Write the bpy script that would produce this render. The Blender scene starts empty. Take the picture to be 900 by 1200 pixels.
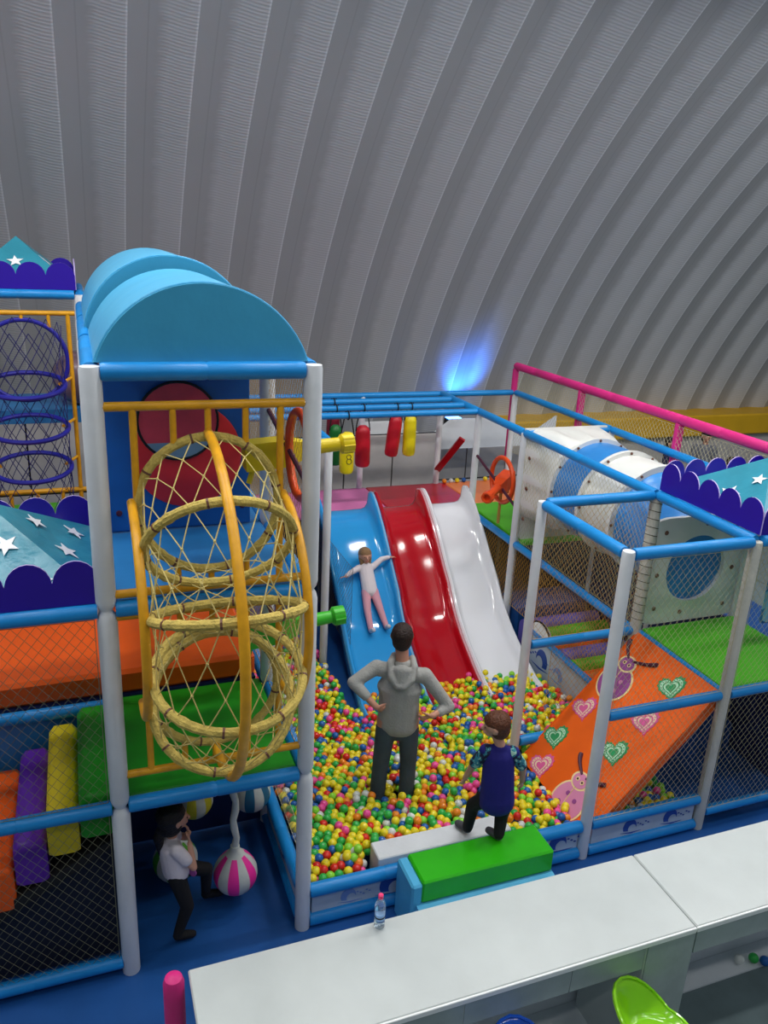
import bpy, math, random
import numpy as np
from mathutils import Vector, Matrix, Quaternion
random.seed(7); np.random.seed(7)
PI = math.pi
H = 1.366      # height of one play level
M = 1.2        # frame module
scene = bpy.context.scene
COL = scene.collection

# ------------------------------------------------------------ camera, world, light, exposure
cam_d = bpy.data.cameras.new('camera'); cam = bpy.data.objects.new('camera', cam_d); COL.objects.link(cam)
cam.location = (-0.04637, -4.44575, 4.84143)
cam.rotation_euler = (1.23966, -0.04851, -0.35317)
cam_d.sensor_fit = 'VERTICAL'; cam_d.sensor_height = 36.0; cam_d.lens = 942.42/1200*36.0
cam_d.clip_start = .05; cam_d.clip_end = 200
scene.camera = cam
world = bpy.data.worlds.new('hall_air'); scene.world = world; world.use_nodes = True
wb = world.node_tree.nodes['Background']; wb.inputs[0].default_value = (.62, .75, .88, 1); wb.inputs[1].default_value = .17
scene.view_settings.view_transform = 'Standard'; scene.view_settings.look = 'None'
scene.view_settings.gamma = 1.0; scene.view_settings.use_curve_mapping = False
scene.view_settings.exposure = 0.0
def area_light(name, loc, size, energy, color=(1, .97, .92), rot=(0, 0, 0)):
    d = bpy.data.lights.new(name, 'AREA'); d.shape = 'RECTANGLE'; d.size = size[0]; d.size_y = size[1]
    d.energy = energy; d.color = color
    o = bpy.data.objects.new(name, d); COL.objects.link(o); o.location = loc; o.rotation_euler = rot
    return o
LAMPS = [(x, y) for y in (-5.5, -2.6, .0, 2.2) for x in (-4.4, -1.2, 2.0, 5.2, 8.4, 11.6)]
LAMP_Z = 7.9
for lx, ly in LAMPS:
    area_light('hall_lamp_light', (lx, ly, LAMP_Z-.06), (1.3, .3), {-5.5: 14, -2.6: 24, .0: 58, 2.2: 76}[ly], (1.0, .975, .93))
# ------------------------------------------------------------ materials
def srgb(h):
    h = h.lstrip('#'); c = [int(h[i:i+2], 16)/255 for i in (0, 2, 4)]
    return tuple((v/12.92 if v <= .04045 else ((v+.055)/1.055)**2.4) for v in c)
def mat(name, col, rough=.5, spec=.5, bump=0, bscale=20, metal=0, coat=0, var=0, vscale=3, emit=0, alpha=None, trans=0, ior=1.45, vec=None):
    m = bpy.data.materials.new(name); m.use_nodes = True; nt = m.node_tree; b = nt.nodes['Principled BSDF']
    c = srgb(col) if isinstance(col, str) else col
    b.inputs['Base Color'].default_value = (*c, 1); b.inputs['Roughness'].default_value = rough
    b.inputs['Specular IOR Level'].default_value = spec; b.inputs['Metallic'].default_value = metal
    b.inputs['Coat Weight'].default_value = coat; b.inputs['Coat Roughness'].default_value = .08
    b.inputs['Transmission Weight'].default_value = trans; b.inputs['IOR'].default_value = ior
    if emit: b.inputs['Emission Color'].default_value = (*c, 1); b.inputs['Emission Strength'].default_value = emit
    if alpha is not None: b.inputs['Alpha'].default_value = alpha
    if bump or var:
        tc = nt.nodes.new('ShaderNodeTexCoord'); mp = nt.nodes.new('ShaderNodeMapping'); nt.links.new(tc.outputs['Object'], mp.inputs[0])
        if vec: mp.inputs['Scale'].default_value = vec
    if bump:
        n = nt.nodes.new('ShaderNodeTexNoise'); n.inputs['Scale'].default_value = bscale; n.inputs['Detail'].default_value = 4
        nt.links.new(mp.outputs[0], n.inputs['Vector'])
        bn = nt.nodes.new('ShaderNodeBump'); bn.inputs['Strength'].default_value = bump; bn.inputs['Distance'].default_value = .03
        nt.links.new(n.outputs['Fac'], bn.inputs['Height']); nt.links.new(bn.outputs[0], b.inputs['Normal'])
    if var:
        n2 = nt.nodes.new('ShaderNodeTexNoise'); n2.inputs['Scale'].default_value = vscale; n2.inputs['Detail'].default_value = 5
        nt.links.new(mp.outputs[0], n2.inputs['Vector'])
        r = nt.nodes.new('ShaderNodeMapRange'); r.inputs[1].default_value = .3; r.inputs[2].default_value = .7
        r.inputs[3].default_value = 1-var; r.inputs[4].default_value = 1+var*.5; nt.links.new(n2.outputs['Fac'], r.inputs[0])
        mx = nt.nodes.new('ShaderNodeVectorMath'); mx.operation = 'SCALE'; mx.inputs[0].default_value = c
        nt.links.new(r.outputs[0], mx.inputs['Scale']); nt.links.new(mx.outputs[0], b.inputs['Base Color'])
    return m
MT = {}
def mm(k, *a, **kw): MT[k] = mat(k, *a, **kw); return MT[k]
mm('white_pad', '#d9dde2', .45, bump=.15, bscale=12, var=.08)
mm('white_lashed', '#c9c8bd', .6, bump=.3, bscale=40, var=.12)
mm('blue_pad', '#1588d2', .38, bump=.12, bscale=9, var=.08)
mm('pink_pad', '#d82a80', .5, bump=.1, var=.08)
mm('yellow_metal', '#dd9f1a', .38, var=.14, vscale=14, bump=.05)
mm('orange_metal', '#d4541c', .5, var=.1)
mm('rope_wrap', '#cab25c', .85, bump=.5, bscale=60, var=.25, vscale=25)
mm('rope', '#cdbb74', .85, var=.15, vscale=30)
mm('blue_ring', '#1e1e96', .5, var=.15)
mm('blue_rope', '#1c1c60', .8)
mm('net_cord', '#bcb592', .8); mm('net_grey', '#74745f', .8); mm('net_dark', '#4a4838', .8); mm('net_brown', '#c2964a', .8)
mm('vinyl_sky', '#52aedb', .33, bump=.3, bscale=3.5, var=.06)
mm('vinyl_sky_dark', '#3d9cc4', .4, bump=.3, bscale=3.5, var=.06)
mm('vinyl_green', '#2fb414', .3, bump=.25, bscale=5, var=.1)
mm('vinyl_green_mat', '#54b81c', .5, bump=.1, bscale=5, var=.08)
mm('vinyl_deepgreen', '#1f9418', .45, bump=.15, bscale=4, var=.08)
mm('vinyl_orange', '#f4600a', .45, bump=.15, bscale=4, var=.08)
mm('vinyl_yellow', '#d9c21a', .45, bump=.15, bscale=4, var=.08)
mm('vinyl_purple', '#5c22a4', .45, bump=.15, bscale=4, var=.08)
mm('vinyl_lilac', '#6a62c0', .5, bump=.15, bscale=4, var=.08)
mm('vinyl_pink', '#dc78b4', .4, bump=.08, var=.06)
mm('vinyl_red', '#b81428', .3, bump=.06, var=.06)
mm('vinyl_salmon', '#ee8448', .45, bump=.1, var=.06)
mm('deck_blue', '#2c80c2', .4, bump=.12, bscale=4, var=.08)
mm('panel_blue', '#1862b4', .42, var=.1, bump=.05)
mm('panel_red', '#ec3038', .4, var=.06)
mm('mat_blue', '#1a4f92', .42, bump=.12, bscale=3, var=.14, vscale=2)
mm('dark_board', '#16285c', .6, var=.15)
mm('purple_board', '#2a0c9c', .42, var=.04); mm('pale_edge', '#b8a8dc', .5)
mm('canopy', '#338fa6', .32, bump=.35, bscale=7, var=.14, vscale=4)
mm('print_white', '#f0f2f6', .4)
mm('slide_blue', '#2a98dc', .12, coat=.6, bump=.04, bscale=4); mm('slide_red', '#b40c1c', .12, coat=.6, bump=.04, bscale=4)
mm('slide_white', '#eceef4', .12, coat=.6, bump=.04, bscale=4)
mm('plastic_white', '#dfe0dc', .3, bump=.1, bscale=8, var=.06); mm('plastic_blue', '#2f83cc', .3, bump=.08, var=.06)
mm('bolt', '#6a4434', .5)
mm('gun_yellow', '#e6cc18', .35, var=.06); mm('gun_green', '#3fbf2c', .35, var=.06); mm('gun_orange', '#e8501c', .4, var=.08)
mm('ramp_orange', '#f4660e', .4, bump=.15, bscale=3, var=.06)
mm('print_green', '#2f9a5c', .5); mm('print_palegreen', '#bfe8c8', .5); mm('print_pink', '#e0609c', .5); mm('print_palepink', '#f0d8b8', .5)
mm('print_purple', '#9a4c92', .5); mm('print_lilac', '#dc8cb4', .5); mm('print_dark', '#4a1c34', .5); mm('print_cream', '#f4dca0', .5)
mm('wave_panel', '#aebccb', .5, var=.1, vscale=6); mm('wave_blue', '#24489c', .5); mm('wave_light', '#6f8ec4', .5)
mm('black', '#0c0c10', .6); mm('stair_dark', '#10182e', .7, var=.15); mm('rubber', '#1a1a1c', .7)
mm('counter_top', '#c2c9c9', .28, bump=.03, var=.04, vscale=5); mm('counter_edge', '#eef2f2', .3)
mm('floor_tile', '#6f7f82', .35, var=.14, vscale=5, bump=.05); mm('tile_grey', '#a2b0b0', .35, var=.14, vscale=5, bump=.05); mm('grout', '#c4ccca', .6)
mm('white_wall', '#e2e6ea', .5, var=.06); mm('board_grey', '#bdb8b6', .6, var=.12)
mm('chair_green', '#8fd81a', .15, coat=.5); mm('chair_blue', '#1c58c8', .15, coat=.5); mm('chrome', '#b8bcc0', .2, metal=1)
mm('bottle', '#e8f4fa', .05, trans=.92, ior=1.33); mm('cap_pink', '#f03c78', .4); mm('label_print', '#8cb4e4', .4)
mm('duct_yellow', '#d8a818', .5, bump=.1, bscale=2, var=.08)
mm('skin', '#c89078', .55, bump=.03); mm('skin_child', '#cc9880', .55)
mm('hair_dark', '#2a1a14', .6, bump=.5, bscale=60, var=.3, vscale=40); mm('hair_brown', '#5a3018', .6, bump=.5, bscale=60, var=.3, vscale=40)
mm('hair_black', '#120c0c', .55, bump=.5, bscale=60); mm('hair_fair', '#8a6a48', .6, bump=.5, bscale=60)
mm('hoodie', '#aaaaa6', .9, bump=.25, bscale=60, var=.12, vscale=9); mm('hoodie_seam', '#868684', .9)
mm('jeans', '#46545f', .85, bump=.2, bscale=40, var=.2, vscale=7); mm('black_cloth', '#101014', .85, bump=.15, bscale=30)
mm('tshirt_blue', '#1c1a74', .8, bump=.15, bscale=20, var=.1); mm('tshirt_white', '#dcd4dc', .8, bump=.2, bscale=25, var=.1)
mm('shoe_grey', '#4a4850', .7); mm('cloth_pale', '#d8cfd4', .85); mm('tights_pink', '#d49aa8', .85)
mm('cloth_navy', '#20244c', .85); mm('cloth_grey', '#72747c', .85); mm('cloth_teal', '#2c6c74', .85)
mm('lamp_body', '#d0d2d4', .4); mm('lamp_glow', (.95, .97, 1.0), emit=9); mm('blue_glow', (.06, .25, 1.0), emit=14)
mm('bag_red', '#c01428', .4, bump=.15, var=.08); mm('bag_yellow', '#e8d414', .4, bump=.15, var=.08); mm('bag_green', '#12702c', .4, bump=.15, var=.08); mm('bag_maroon', '#701028', .4, bump=.15)
mm('ball_cloth', '#c8ccc8', .5, bump=.35, bscale=8, var=.1); mm('ball_pinkstripe', '#f02e9c', .4, bump=.1); mm('ball_greenstripe', '#4aa414', .4, bump=.1)
mm('ball_yellowstripe', '#d8c830', .4, bump=.1); mm('ball_tealstripe', '#1c6488', .4, bump=.1)
BALLC = [('yellow', '#ecd826', .37), ('green', '#2eae4a', .17), ('blue', '#1e5fae', .13), ('red', '#d8281e', .10), ('pink', '#f0509c', .09),
         ('white', '#d8dcd8', .06), ('orange', '#f08a20', .07), ('light green', '#8cd838', .05)]
for n, c, _ in BALLC: mm('ball_'+n, c, .3, coat=.2)

# patterned shirt sleeves: camouflage-like print
def blotch(name, c1, c2, c3, sc=22):
    m = bpy.data.materials.new(name); m.use_nodes = True; nt = m.node_tree; b = nt.nodes['Principled BSDF']
    tc = nt.nodes.new('ShaderNodeTexCoord'); n = nt.nodes.new('ShaderNodeTexNoise'); n.inputs['Scale'].default_value = sc
    nt.links.new(tc.outputs['Object'], n.inputs['Vector'])
    cr = nt.nodes.new('ShaderNodeValToRGB'); cr.color_ramp.interpolation = 'CONSTANT'
    cr.color_ramp.elements[0].color = (*srgb(c1), 1); cr.color_ramp.elements[1].position = .5; cr.color_ramp.elements[1].color = (*srgb(c2), 1)
    e = cr.color_ramp.elements.new(.6); e.color = (*srgb(c3), 1)
    nt.links.new(n.outputs['Fac'], cr.inputs[0]); nt.links.new(cr.outputs[0], b.inputs['Base Color']); b.inputs['Roughness'].default_value = .8
    MT[name] = m
blotch('sleeve_print', '#141438', '#2c7c8c', '#9cc8b8')
blotch('far_print', '#3878b0', '#7cb8d8', '#c8d8e0', 4)

# ------------------------------------------------------------ geometry helpers
def frame_of(d):
    d = Vector(d).normalized(); up = Vector((0, 0, 1)) if abs(d.z) < .95 else Vector((1, 0, 0))
    s = d.cross(up).normalized(); u = s.cross(d).normalized()
    return d, s, u
class MB:
    def __init__(s): s.v = []; s.f = []; s.m = []; s.cur = 0
    def add(s, vs, fs, mi=None):
        o = len(s.v); s.v += [tuple(x) for x in vs]; s.f += [tuple(i+o for i in f) for f in fs]
        s.m += [s.cur if mi is None else mi]*len(fs); return s
    def box(s, a, b, mi=None, bev=0):
        x0, y0, z0 = a; x1, y1, z1 = b
        if bev:
            # chamfered box
            vs = []; e = bev
            for (X, ex) in ((x0, 1), (x1, -1)):
                for (Y, ey) in ((y0, 1), (y1, -1)):
                    for (Z, ez) in ((z0, 1), (z1, -1)):
                        vs += [(X, Y+ey*e, Z+ez*e), (X+ex*e, Y, Z+ez*e), (X+ex*e, Y+ey*e, Z)]
            def I(i, j, k, c): return ((i*2+j)*2+k)*3+c
            fs = [(I(i, 0, 0, 0), I(i, 1, 0, 0), I(i, 1, 1, 0), I(i, 0, 1, 0)) for i in (0, 1)]
            fs += [(I(0, j, 0, 1), I(1, j, 0, 1), I(1, j, 1, 1), I(0, j, 1, 1)) for j in (0, 1)]
            fs += [(I(0, 0, k, 2), I(1, 0, k, 2), I(1, 1, k, 2), I(0, 1, k, 2)) for k in (0, 1)]
            for i in (0, 1):
                for j in (0, 1):
                    fs.append((I(i, j, 0, 0), I(i, j, 1, 0), I(i, j, 1, 1), I(i, j, 0, 1)))
            for i in (0, 1):
                for k in (0, 1):
                    fs.append((I(i, 0, k, 0), I(i, 1, k, 0), I(i, 1, k, 2), I(i, 0, k, 2)))
            for j in (0, 1):
                for k in (0, 1):
                    fs.append((I(0, j, k, 1), I(1, j, k, 1), I(1, j, k, 2), I(0, j, k, 2)))
            for i in (0, 1):
                for j in (0, 1):
                    for k in (0, 1): fs.append((I(i, j, k, 0), I(i, j, k, 1), I(i, j, k, 2)))
            return s.add(vs, fs, mi)
        vs = [(x, y, z) for x in (x0, x1) for y in (y0, y1) for z in (z0, z1)]
        return s.add(vs, [(0, 1, 3, 2), (4, 6, 7, 5), (0, 4, 5, 1), (2, 3, 7, 6), (0, 2, 6, 4), (1, 5, 7, 3)], mi)
    def tube(s, pts, r, n=12, closed=False, caps=True, mi=None, up=None):
        pts = [Vector(p) for p in pts]; N = len(pts); rs = r if isinstance(r, (list, tuple)) else [r]*N
        vs = []; prev = None
        for i, p in enumerate(pts):
            if closed: d = pts[(i+1) % N]-pts[i-1]
            else: d = pts[min(i+1, N-1)]-pts[max(i-1, 0)]
            d.normalize()
            if prev is None:
                _, a, b = frame_of(d); b = d.cross(a)
            else:
                a = prev-d*prev.dot(d)
                if a.length < 1e-6: _, a, b = frame_of(d)
                a.normalize(); b = d.cross(a)
            prev = a
            for k in range(n):
                t = 2*PI*k/n; vs.append(p+a*(rs[i]*math.cos(t))+b*(rs[i]*math.sin(t)))
        fs = []
        for i in range(N if closed else N-1):
            j = (i+1) % N
            for k in range(n): fs.append((i*n+k, i*n+(k+1) % n, j*n+(k+1) % n, j*n+k))
        if caps and not closed: fs += [tuple(range(n))[::-1], tuple(range((N-1)*n, N*n))]
        return s.add(vs, fs, mi)
    def ring(s, c, nrm, R, r, seg=40, n=10, mi=None, a=None, ry=None):
        nrm = Vector(nrm).normalized()
        if a is None: _, a, b = frame_of(nrm)
        else: a = Vector(a).normalized(); b = nrm.cross(a)
        c = Vector(c); ry = ry or R
        return s.tube([c+a*(R*math.cos(2*PI*i/seg))+b*(ry*math.sin(2*PI*i/seg)) for i in range(seg)], r, n, closed=True, mi=mi)
    def lathe(s, c, axis, prof, n=24, mi=None, mids=None):
        d, a, b = frame_of(axis); c = Vector(c); vs = []; N = len(prof)
        for (t, r) in prof:
            for k in range(n):
                th = 2*PI*k/n; vs.append(c+d*t+a*(r*math.cos(th))+b*(r*math.sin(th)))
        o = len(s.v); s.v += [tuple(x) for x in vs]
        for i in range(N-1):
            for k in range(n):
                s.f.append((o+i*n+k, o+i*n+(k+1) % n, o+(i+1)*n+(k+1) % n, o+(i+1)*n+k))
                s.m.append(mids(i, k) if mids else (s.cur if mi is None else mi))
        s.f.append(tuple(o+k for k in range(n))[::-1]); s.m.append(s.cur if mi is None else mi)
        s.f.append(tuple(o+(N-1)*n+k for k in range(n))); s.m.append(s.cur if mi is None else mi)
        return s
    def prism(s, poly, O, U, V, t, mi=None, side=None):
        """polygon (u,v) in the plane O,U,V, thickness t along U x V (both ways)"""
        O = Vector(O); U = Vector(U); V = Vector(V); W = U.cross(V).normalized()*(t/2); n = len(poly)
        vs = [O+U*u+V*v-W for u, v in poly]+[O+U*u+V*v+W for u, v in poly]
        s.add(vs, [tuple(range(n))[::-1], tuple(range(n, 2*n))], mi)
        o = len(s.v)-2*n
        for i in range(n):
            j = (i+1) % n; s.f.append((o+i, o+j, o+n+j, o+n+i)); s.m.append(side if side is not None else (s.cur if mi is None else mi))
        return s
    def sphere(s, c, r, n=16, m=10, mi=None, mids=None):
        rx, ry, rz = r if isinstance(r, (tuple, list)) else (r, r, r); vs = [(c[0], c[1], c[2]-rz)]
        for i in range(1, m):
            ph = -PI/2+PI*i/m
            for k in range(n):
                t = 2*PI*k/n; vs.append((c[0]+rx*math.cos(ph)*math.cos(t), c[1]+ry*math.cos(ph)*math.sin(t), c[2]+rz*math.sin(ph)))
        vs.append((c[0], c[1], c[2]+rz)); L = len(vs)-1; o = len(s.v); s.v += vs
        F = []
        for k in range(n): F.append((k, (0, 1+(k+1) % n, 1+k)))
        for i in range(m-2):
            for k in range(n): F.append((k, (1+i*n+k, 1+i*n+(k+1) % n, 1+(i+1)*n+(k+1) % n, 1+(i+1)*n+k)))
        for k in range(n): F.append((k, (L, 1+(m-2)*n+k, 1+(m-2)*n+(k+1) % n)))
        for k, f in F:
            s.f.append(tuple(i+o for i in f)); s.m.append(mids[k*len(mids)//n] if mids else (s.cur if mi is None else mi))
        return s
    def build(s, name, mats, parent=None, smooth=True, angle=None):
        if not isinstance(mats, (list, tuple)): mats = [mats]
        off = Vector((0, 0, 0))
        p = parent
        while p is not None: off = off+p.location; p = p.parent
        me = bpy.data.meshes.new(name); me.from_pydata([(v[0]-off.x, v[1]-off.y, v[2]-off.z) for v in s.v], [], s.f)
        for m_ in mats: me.materials.append(MT[m_] if isinstance(m_, str) else m_)
        if len(mats) > 1: me.polygons.foreach_set('material_index', s.m)
        o = bpy.data.objects.new(name, me); COL.objects.link(o)
        import bmesh
        bm = bmesh.new(); bm.from_mesh(me); bmesh.ops.recalc_face_normals(bm, faces=bm.faces[:]); bm.to_mesh(me); bm.free()
        if smooth:
            me.polygons.foreach_set('use_smooth', [True]*len(me.polygons))
            try: me.set_sharp_from_angle(angle=angle or math.radians(38))
            except Exception: pass
        if parent is not None: o.parent = parent
        return o
def thing(name, label, cat, loc=(0, 0, 0), group=None):
    o = bpy.data.objects.new(name, None); o.empty_display_size = .1; COL.objects.link(o); o.location = loc
    o['label'] = label; o['category'] = cat
    if group: o['group'] = group
    return o
def tag(o, label, cat, group=None, kind=None):
    o['label'] = label; o['category'] = cat
    if group: o['group'] = group
    if kind: o['kind'] = kind
    return o
def struct(o, label=None):
    o['kind'] = 'structure'
    if label: o['label'] = label
    return o
def post(x, y, z0, z1, parent, r=.056, m='white_pad', joints=(), foot=True):
    """foam sleeved post with pinched joints"""
    prof = [(0, r*.9), (.02, r)]
    zs = sorted([j for j in joints if z0+.1 < j < z1-.1])
    for j in zs:
        t = j-z0; prof += [(t-.06, r), (t-.025, r*.84), (t-.004, r*.60), (t+.004, r*.60), (t+.025, r*.84), (t+.06, r)]
    # faint sleeve seams
    prof += [(z1-z0-.02, r), (z1-z0, r*.92)]
    mb = MB().lathe((x, y, z0), (0, 0, 1), prof, 16)
    return mb.build('post', m, parent)
def beam(a, b, parent, r=.048, m='blue_pad', name='beam', seam=.62):
    a = Vector(a); b = Vector(b); L = (b-a).length; n = max(1, round(L/seam)); prof = [(0, r*.9), (.015, r)]
    for i in range(1, n):
        t = L*i/n; prof += [(t-.012, r), (t-.002, r*.93), (t+.002, r*.93), (t+.012, r)]
    prof += [(L-.015, r), (L, r*.9)]
    return MB().lathe(a, b-a, prof, 14).build(name, m, parent)
def net_mb(mb, O, U, V, w, h, pitch=.068, r=.0016, edge=True, clip=None):
    """diamond mesh of straight cords in the rectangle O, U*w, V*h"""
    O = Vector(O); U = Vector(U).normalized(); V = Vector(V).normalized()
    k = 1.25
    def seg(p, q, rr=r): mb.tube([O+U*p[0]+V*p[1], O+U*q[0]+V*q[1]], rr, 3, caps=False)
    n = int((w*k+h)/(pitch*k))+2
    for i in range(1, n):
        c = i*pitch*k
        # v = c - k u
        u0 = max(0, (c-h)/k); u1 = min(w, c/k)
        if u1 > u0+.005: seg((u0, c-k*u0), (u1, c-k*u1)); seg((w-u0, c-k*u0), (w-u1, c-k*u1))
    if edge:
        for p, q in (((0, 0), (w, 0)), ((w, 0), (w, h)), ((w, h), (0, h)), ((0, h), (0, 0))): seg(p, q, r*1.6)
    return mb
def net(label, O, U, V, w, h, m='net_cord', pitch=.066, r=.0016):
    o = net_mb(MB(), O, U, V, w, h, pitch, r).build('safety_net', m)
    return tag(o, label, 'safety net')
def arc(c, a, b, R, t0, t1, n, Rb=None):
    c = Vector(c); a = Vector(a); b = Vector(b)
    return [c+a*(R*math.cos(t0+(t1-t0)*i/n))+b*((Rb or R)*math.sin(t0+(t1-t0)*i/n)) for i in range(n+1)]

# ============================================================ THE SETTING
# floor: grey tiles by the counter, blue mats under the playground
f = MB().box((-9, -9, -.1), (20, 14, 0)).build('floor', 'floor_tile', smooth=False); struct(f, 'grey tiled hall floor')
o = MB().box((-4, -1.08, 0), (9, 6.6, .018)).build('floor_mat', 'mat_blue', smooth=False)
tag(o, 'blue vinyl floor mat spread under and in front of the play frame', 'floor mat')
# inflated dome wall : ribbed double skin
P_RIB = .72; X0 = cam.location.x-.02*P_RIB
def dome_profile():
    pts = []
    for i in range(61):
        zz = -6.75+i*(6.75+6.0)/60
        pts.append((16.567-.8504*zz-.0552*zz*zz, zz))
    y, z = pts[-1]; ang = math.atan2(1, -.8504-2*.0552*z)   # heading angle in (y,z)
    ds = .3
    while ang < PI-.01 and len(pts) < 110:
        ang += .035; y += ds*math.cos(ang); z += ds*math.sin(ang); pts.append((y, z))
    return [(cam.location.y+P_RIB*a, cam.location.z+P_RIB*b) for a, b in pts]
DP = dome_profile()
def dome():
    k0, k1 = -14, 34; sub = 14; us = [i/sub for i in range(sub+1)]
    vs = []; n = len(us); arcl = 0; uv = []
    for i, (y, z) in enumerate(DP):
        if i: arcl += math.hypot(y-DP[i-1][0], z-DP[i-1][1])
        j0 = max(i-1, 0); j1 = min(i+1, len(DP)-1); ty, tz = DP[j1][0]-DP[j0][0], DP[j1][1]-DP[j0][1]; L = math.hypot(ty, tz)
        ny, nz = -tz/L, ty/L     # inward normal
        if ny > 0 and False: ny, nz = -ny, -nz
        for u in us:
            fr = u
            # asymmetric lobe: sharp lip at fr=0, soft valley, rising striped band
            if fr < .5: h = .08*(1-math.sin(PI*fr))
            else: h = .08*math.sin(PI*(fr-.5))**1.3
            vs.append((u*P_RIB, y+ny*h, z+nz*h)); uv.append((u, arcl))
    fs = [(i*n+j, i*n+j+1, (i+1)*n+j+1, (i+1)*n+j) for i in range(len(DP)-1) for j in range(n-1)]
    me = bpy.data.meshes.new('rib_panel'); me.from_pydata(vs, [], fs)
    uvl = me.uv_layers.new(name='uv'); li = np.empty(len(me.loops), dtype=np.int32); me.loops.foreach_get('vertex_index', li)
    uvl.data.foreach_set('uv', np.array(uv, dtype=np.float32)[li].ravel())
    me.polygons.foreach_set('use_smooth', [True]*len(me.polygons))
    m = bpy.data.materials.new('dome_fabric'); m.use_nodes = True; nt = m.node_tree; b = nt.nodes['Principled BSDF']; N = nt.nodes.new; Lk = nt.links.new
    b.inputs['Roughness'].default_value = .6
    uvn = N('ShaderNodeUVMap'); sep = N('ShaderNodeSeparateXYZ'); Lk(uvn.outputs[0], sep.inputs[0])
    def math_(op, a, bb=None, c=None):
        x = N('ShaderNodeMath'); x.operation = op
        for i, q in enumerate((a, bb, c)):
            if q is None: continue
            if isinstance(q, (int, float)): x.inputs[i].default_value = q
            else: Lk(q, x.inputs[i])
        return x.outputs[0]
    fr = math_('FRACT', sep.outputs[0])
    nz_ = N('ShaderNodeTexNoise'); nz_.inputs['Scale'].default_value = 1.0; nz_.inputs['Detail'].default_value = 3
    mp = N('ShaderNodeMapping'); mp.inputs['Scale'].default_value = (3, 9, 1); Lk(uvn.outputs[0], mp.inputs[0]); Lk(mp.outputs[0], nz_.inputs['Vector'])
    edge = math_('ADD', fr, math_('MULTIPLY', math_('SUBTRACT', nz_.outputs['Fac'], .5), .16))
    band = N('ShaderNodeMapRange'); band.inputs[1].default_value = .44; band.inputs[2].default_value = .60; Lk(edge, band.inputs[0])
    stripe = math_('SINE', math_('MULTIPLY', sep.outputs[1], 2*PI/.043))
    st = math_('MULTIPLY', stripe, band.outputs[0])
    # fabric colour: weave band a little paler, a fine paler line at the lip
    lip = N('ShaderNodeMapRange'); lip.inputs[1].default_value = .965; lip.inputs[2].default_value = .985; Lk(fr, lip.inputs[0])
    seam = math_('SUBTRACT', 1.0, math_('MULTIPLY', math_('LESS_THAN', math_('ABSOLUTE', math_('SUBTRACT', fr, .30)), .012), .10))
    v = math_('ADD', .41, math_('MULTIPLY', band.outputs[0], .13))
    v = math_('ADD', v, math_('MULTIPLY', st, .058)); v = math_('ADD', v, math_('MULTIPLY', lip.outputs[0], .16))
    v = math_('MULTIPLY', v, seam)
    n2 = N('ShaderNodeTexNoise'); n2.inputs['Scale'].default_value = .7; n2.inputs['Detail'].default_value = 4; gp = N('ShaderNodeNewGeometry'); Lk(gp.outputs['Position'], n2.inputs['Vector'])
    v = math_('MULTIPLY', v, math_('ADD', .92, math_('MULTIPLY', n2.outputs['Fac'], .16)))
    cc = N('ShaderNodeCombineXYZ'); Lk(math_('MULTIPLY', v, .98), cc.inputs[0]); Lk(v, cc.inputs[1]); Lk(math_('MULTIPLY', v, 1.05), cc.inputs[2])
    Lk(cc.outputs[0], b.inputs['Base Color'])
    bp = N('ShaderNodeBump'); bp.inputs['Strength'].default_value = .12; bp.inputs['Distance'].default_value = .01
    Lk(math_('ADD', st, math_('MULTIPLY', nz_.outputs['Fac'], 1.2)), bp.inputs['Height']); Lk(bp.outputs[0], b.inputs['Normal'])
    me.materials.append(m)
    o = MB().box((X0+k0*P_RIB, DP[0][0]-.02, -.05), (X0+k1*P_RIB, DP[0][0]+.15, .12)).build('wall_back', 'board_grey', smooth=False)
    struct(o, 'grey ribbed inner skin of an air-inflated dome curving overhead')
    for k in range(k0, k1):
        r = bpy.data.objects.new('rib_panel', me); COL.objects.link(r); r.parent = o; r.location = (X0+k*P_RIB, 0, 0)
dome()
for i, (lx, ly) in enumerate(LAMPS):
    t = thing('hall_lamp', 'flat white hall lamp hanging high under the dome', 'lamp', (lx, ly, LAMP_Z), 'hall lamps under the dome')
    MB().box((lx-.7, ly-.2, LAMP_Z), (lx+.7, ly+.2, LAMP_Z+.08)).build('housing', 'lamp_body', t, smooth=False)
    MB().box((lx-.65, ly-.15, LAMP_Z-.02), (lx+.65, ly+.15, LAMP_Z)).build('diffuser', 'lamp_glow', t, smooth=False)

# yellow inflated duct along the foot of the dome, low partition, floodlight
t = thing('air_duct', 'long yellow boxed air duct along the foot of the dome wall', 'duct', (8, 8.8, 0))
MB().box((7.2, 8.75, 1.15), (17, 9.7, 1.6), bev=.03).build('duct_body', 'duct_yellow', t, smooth=False)
MB().box((7.2, 8.9, .0), (17, 9.6, 1.15)).build('plinth', 'board_grey', t, smooth=False)

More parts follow.
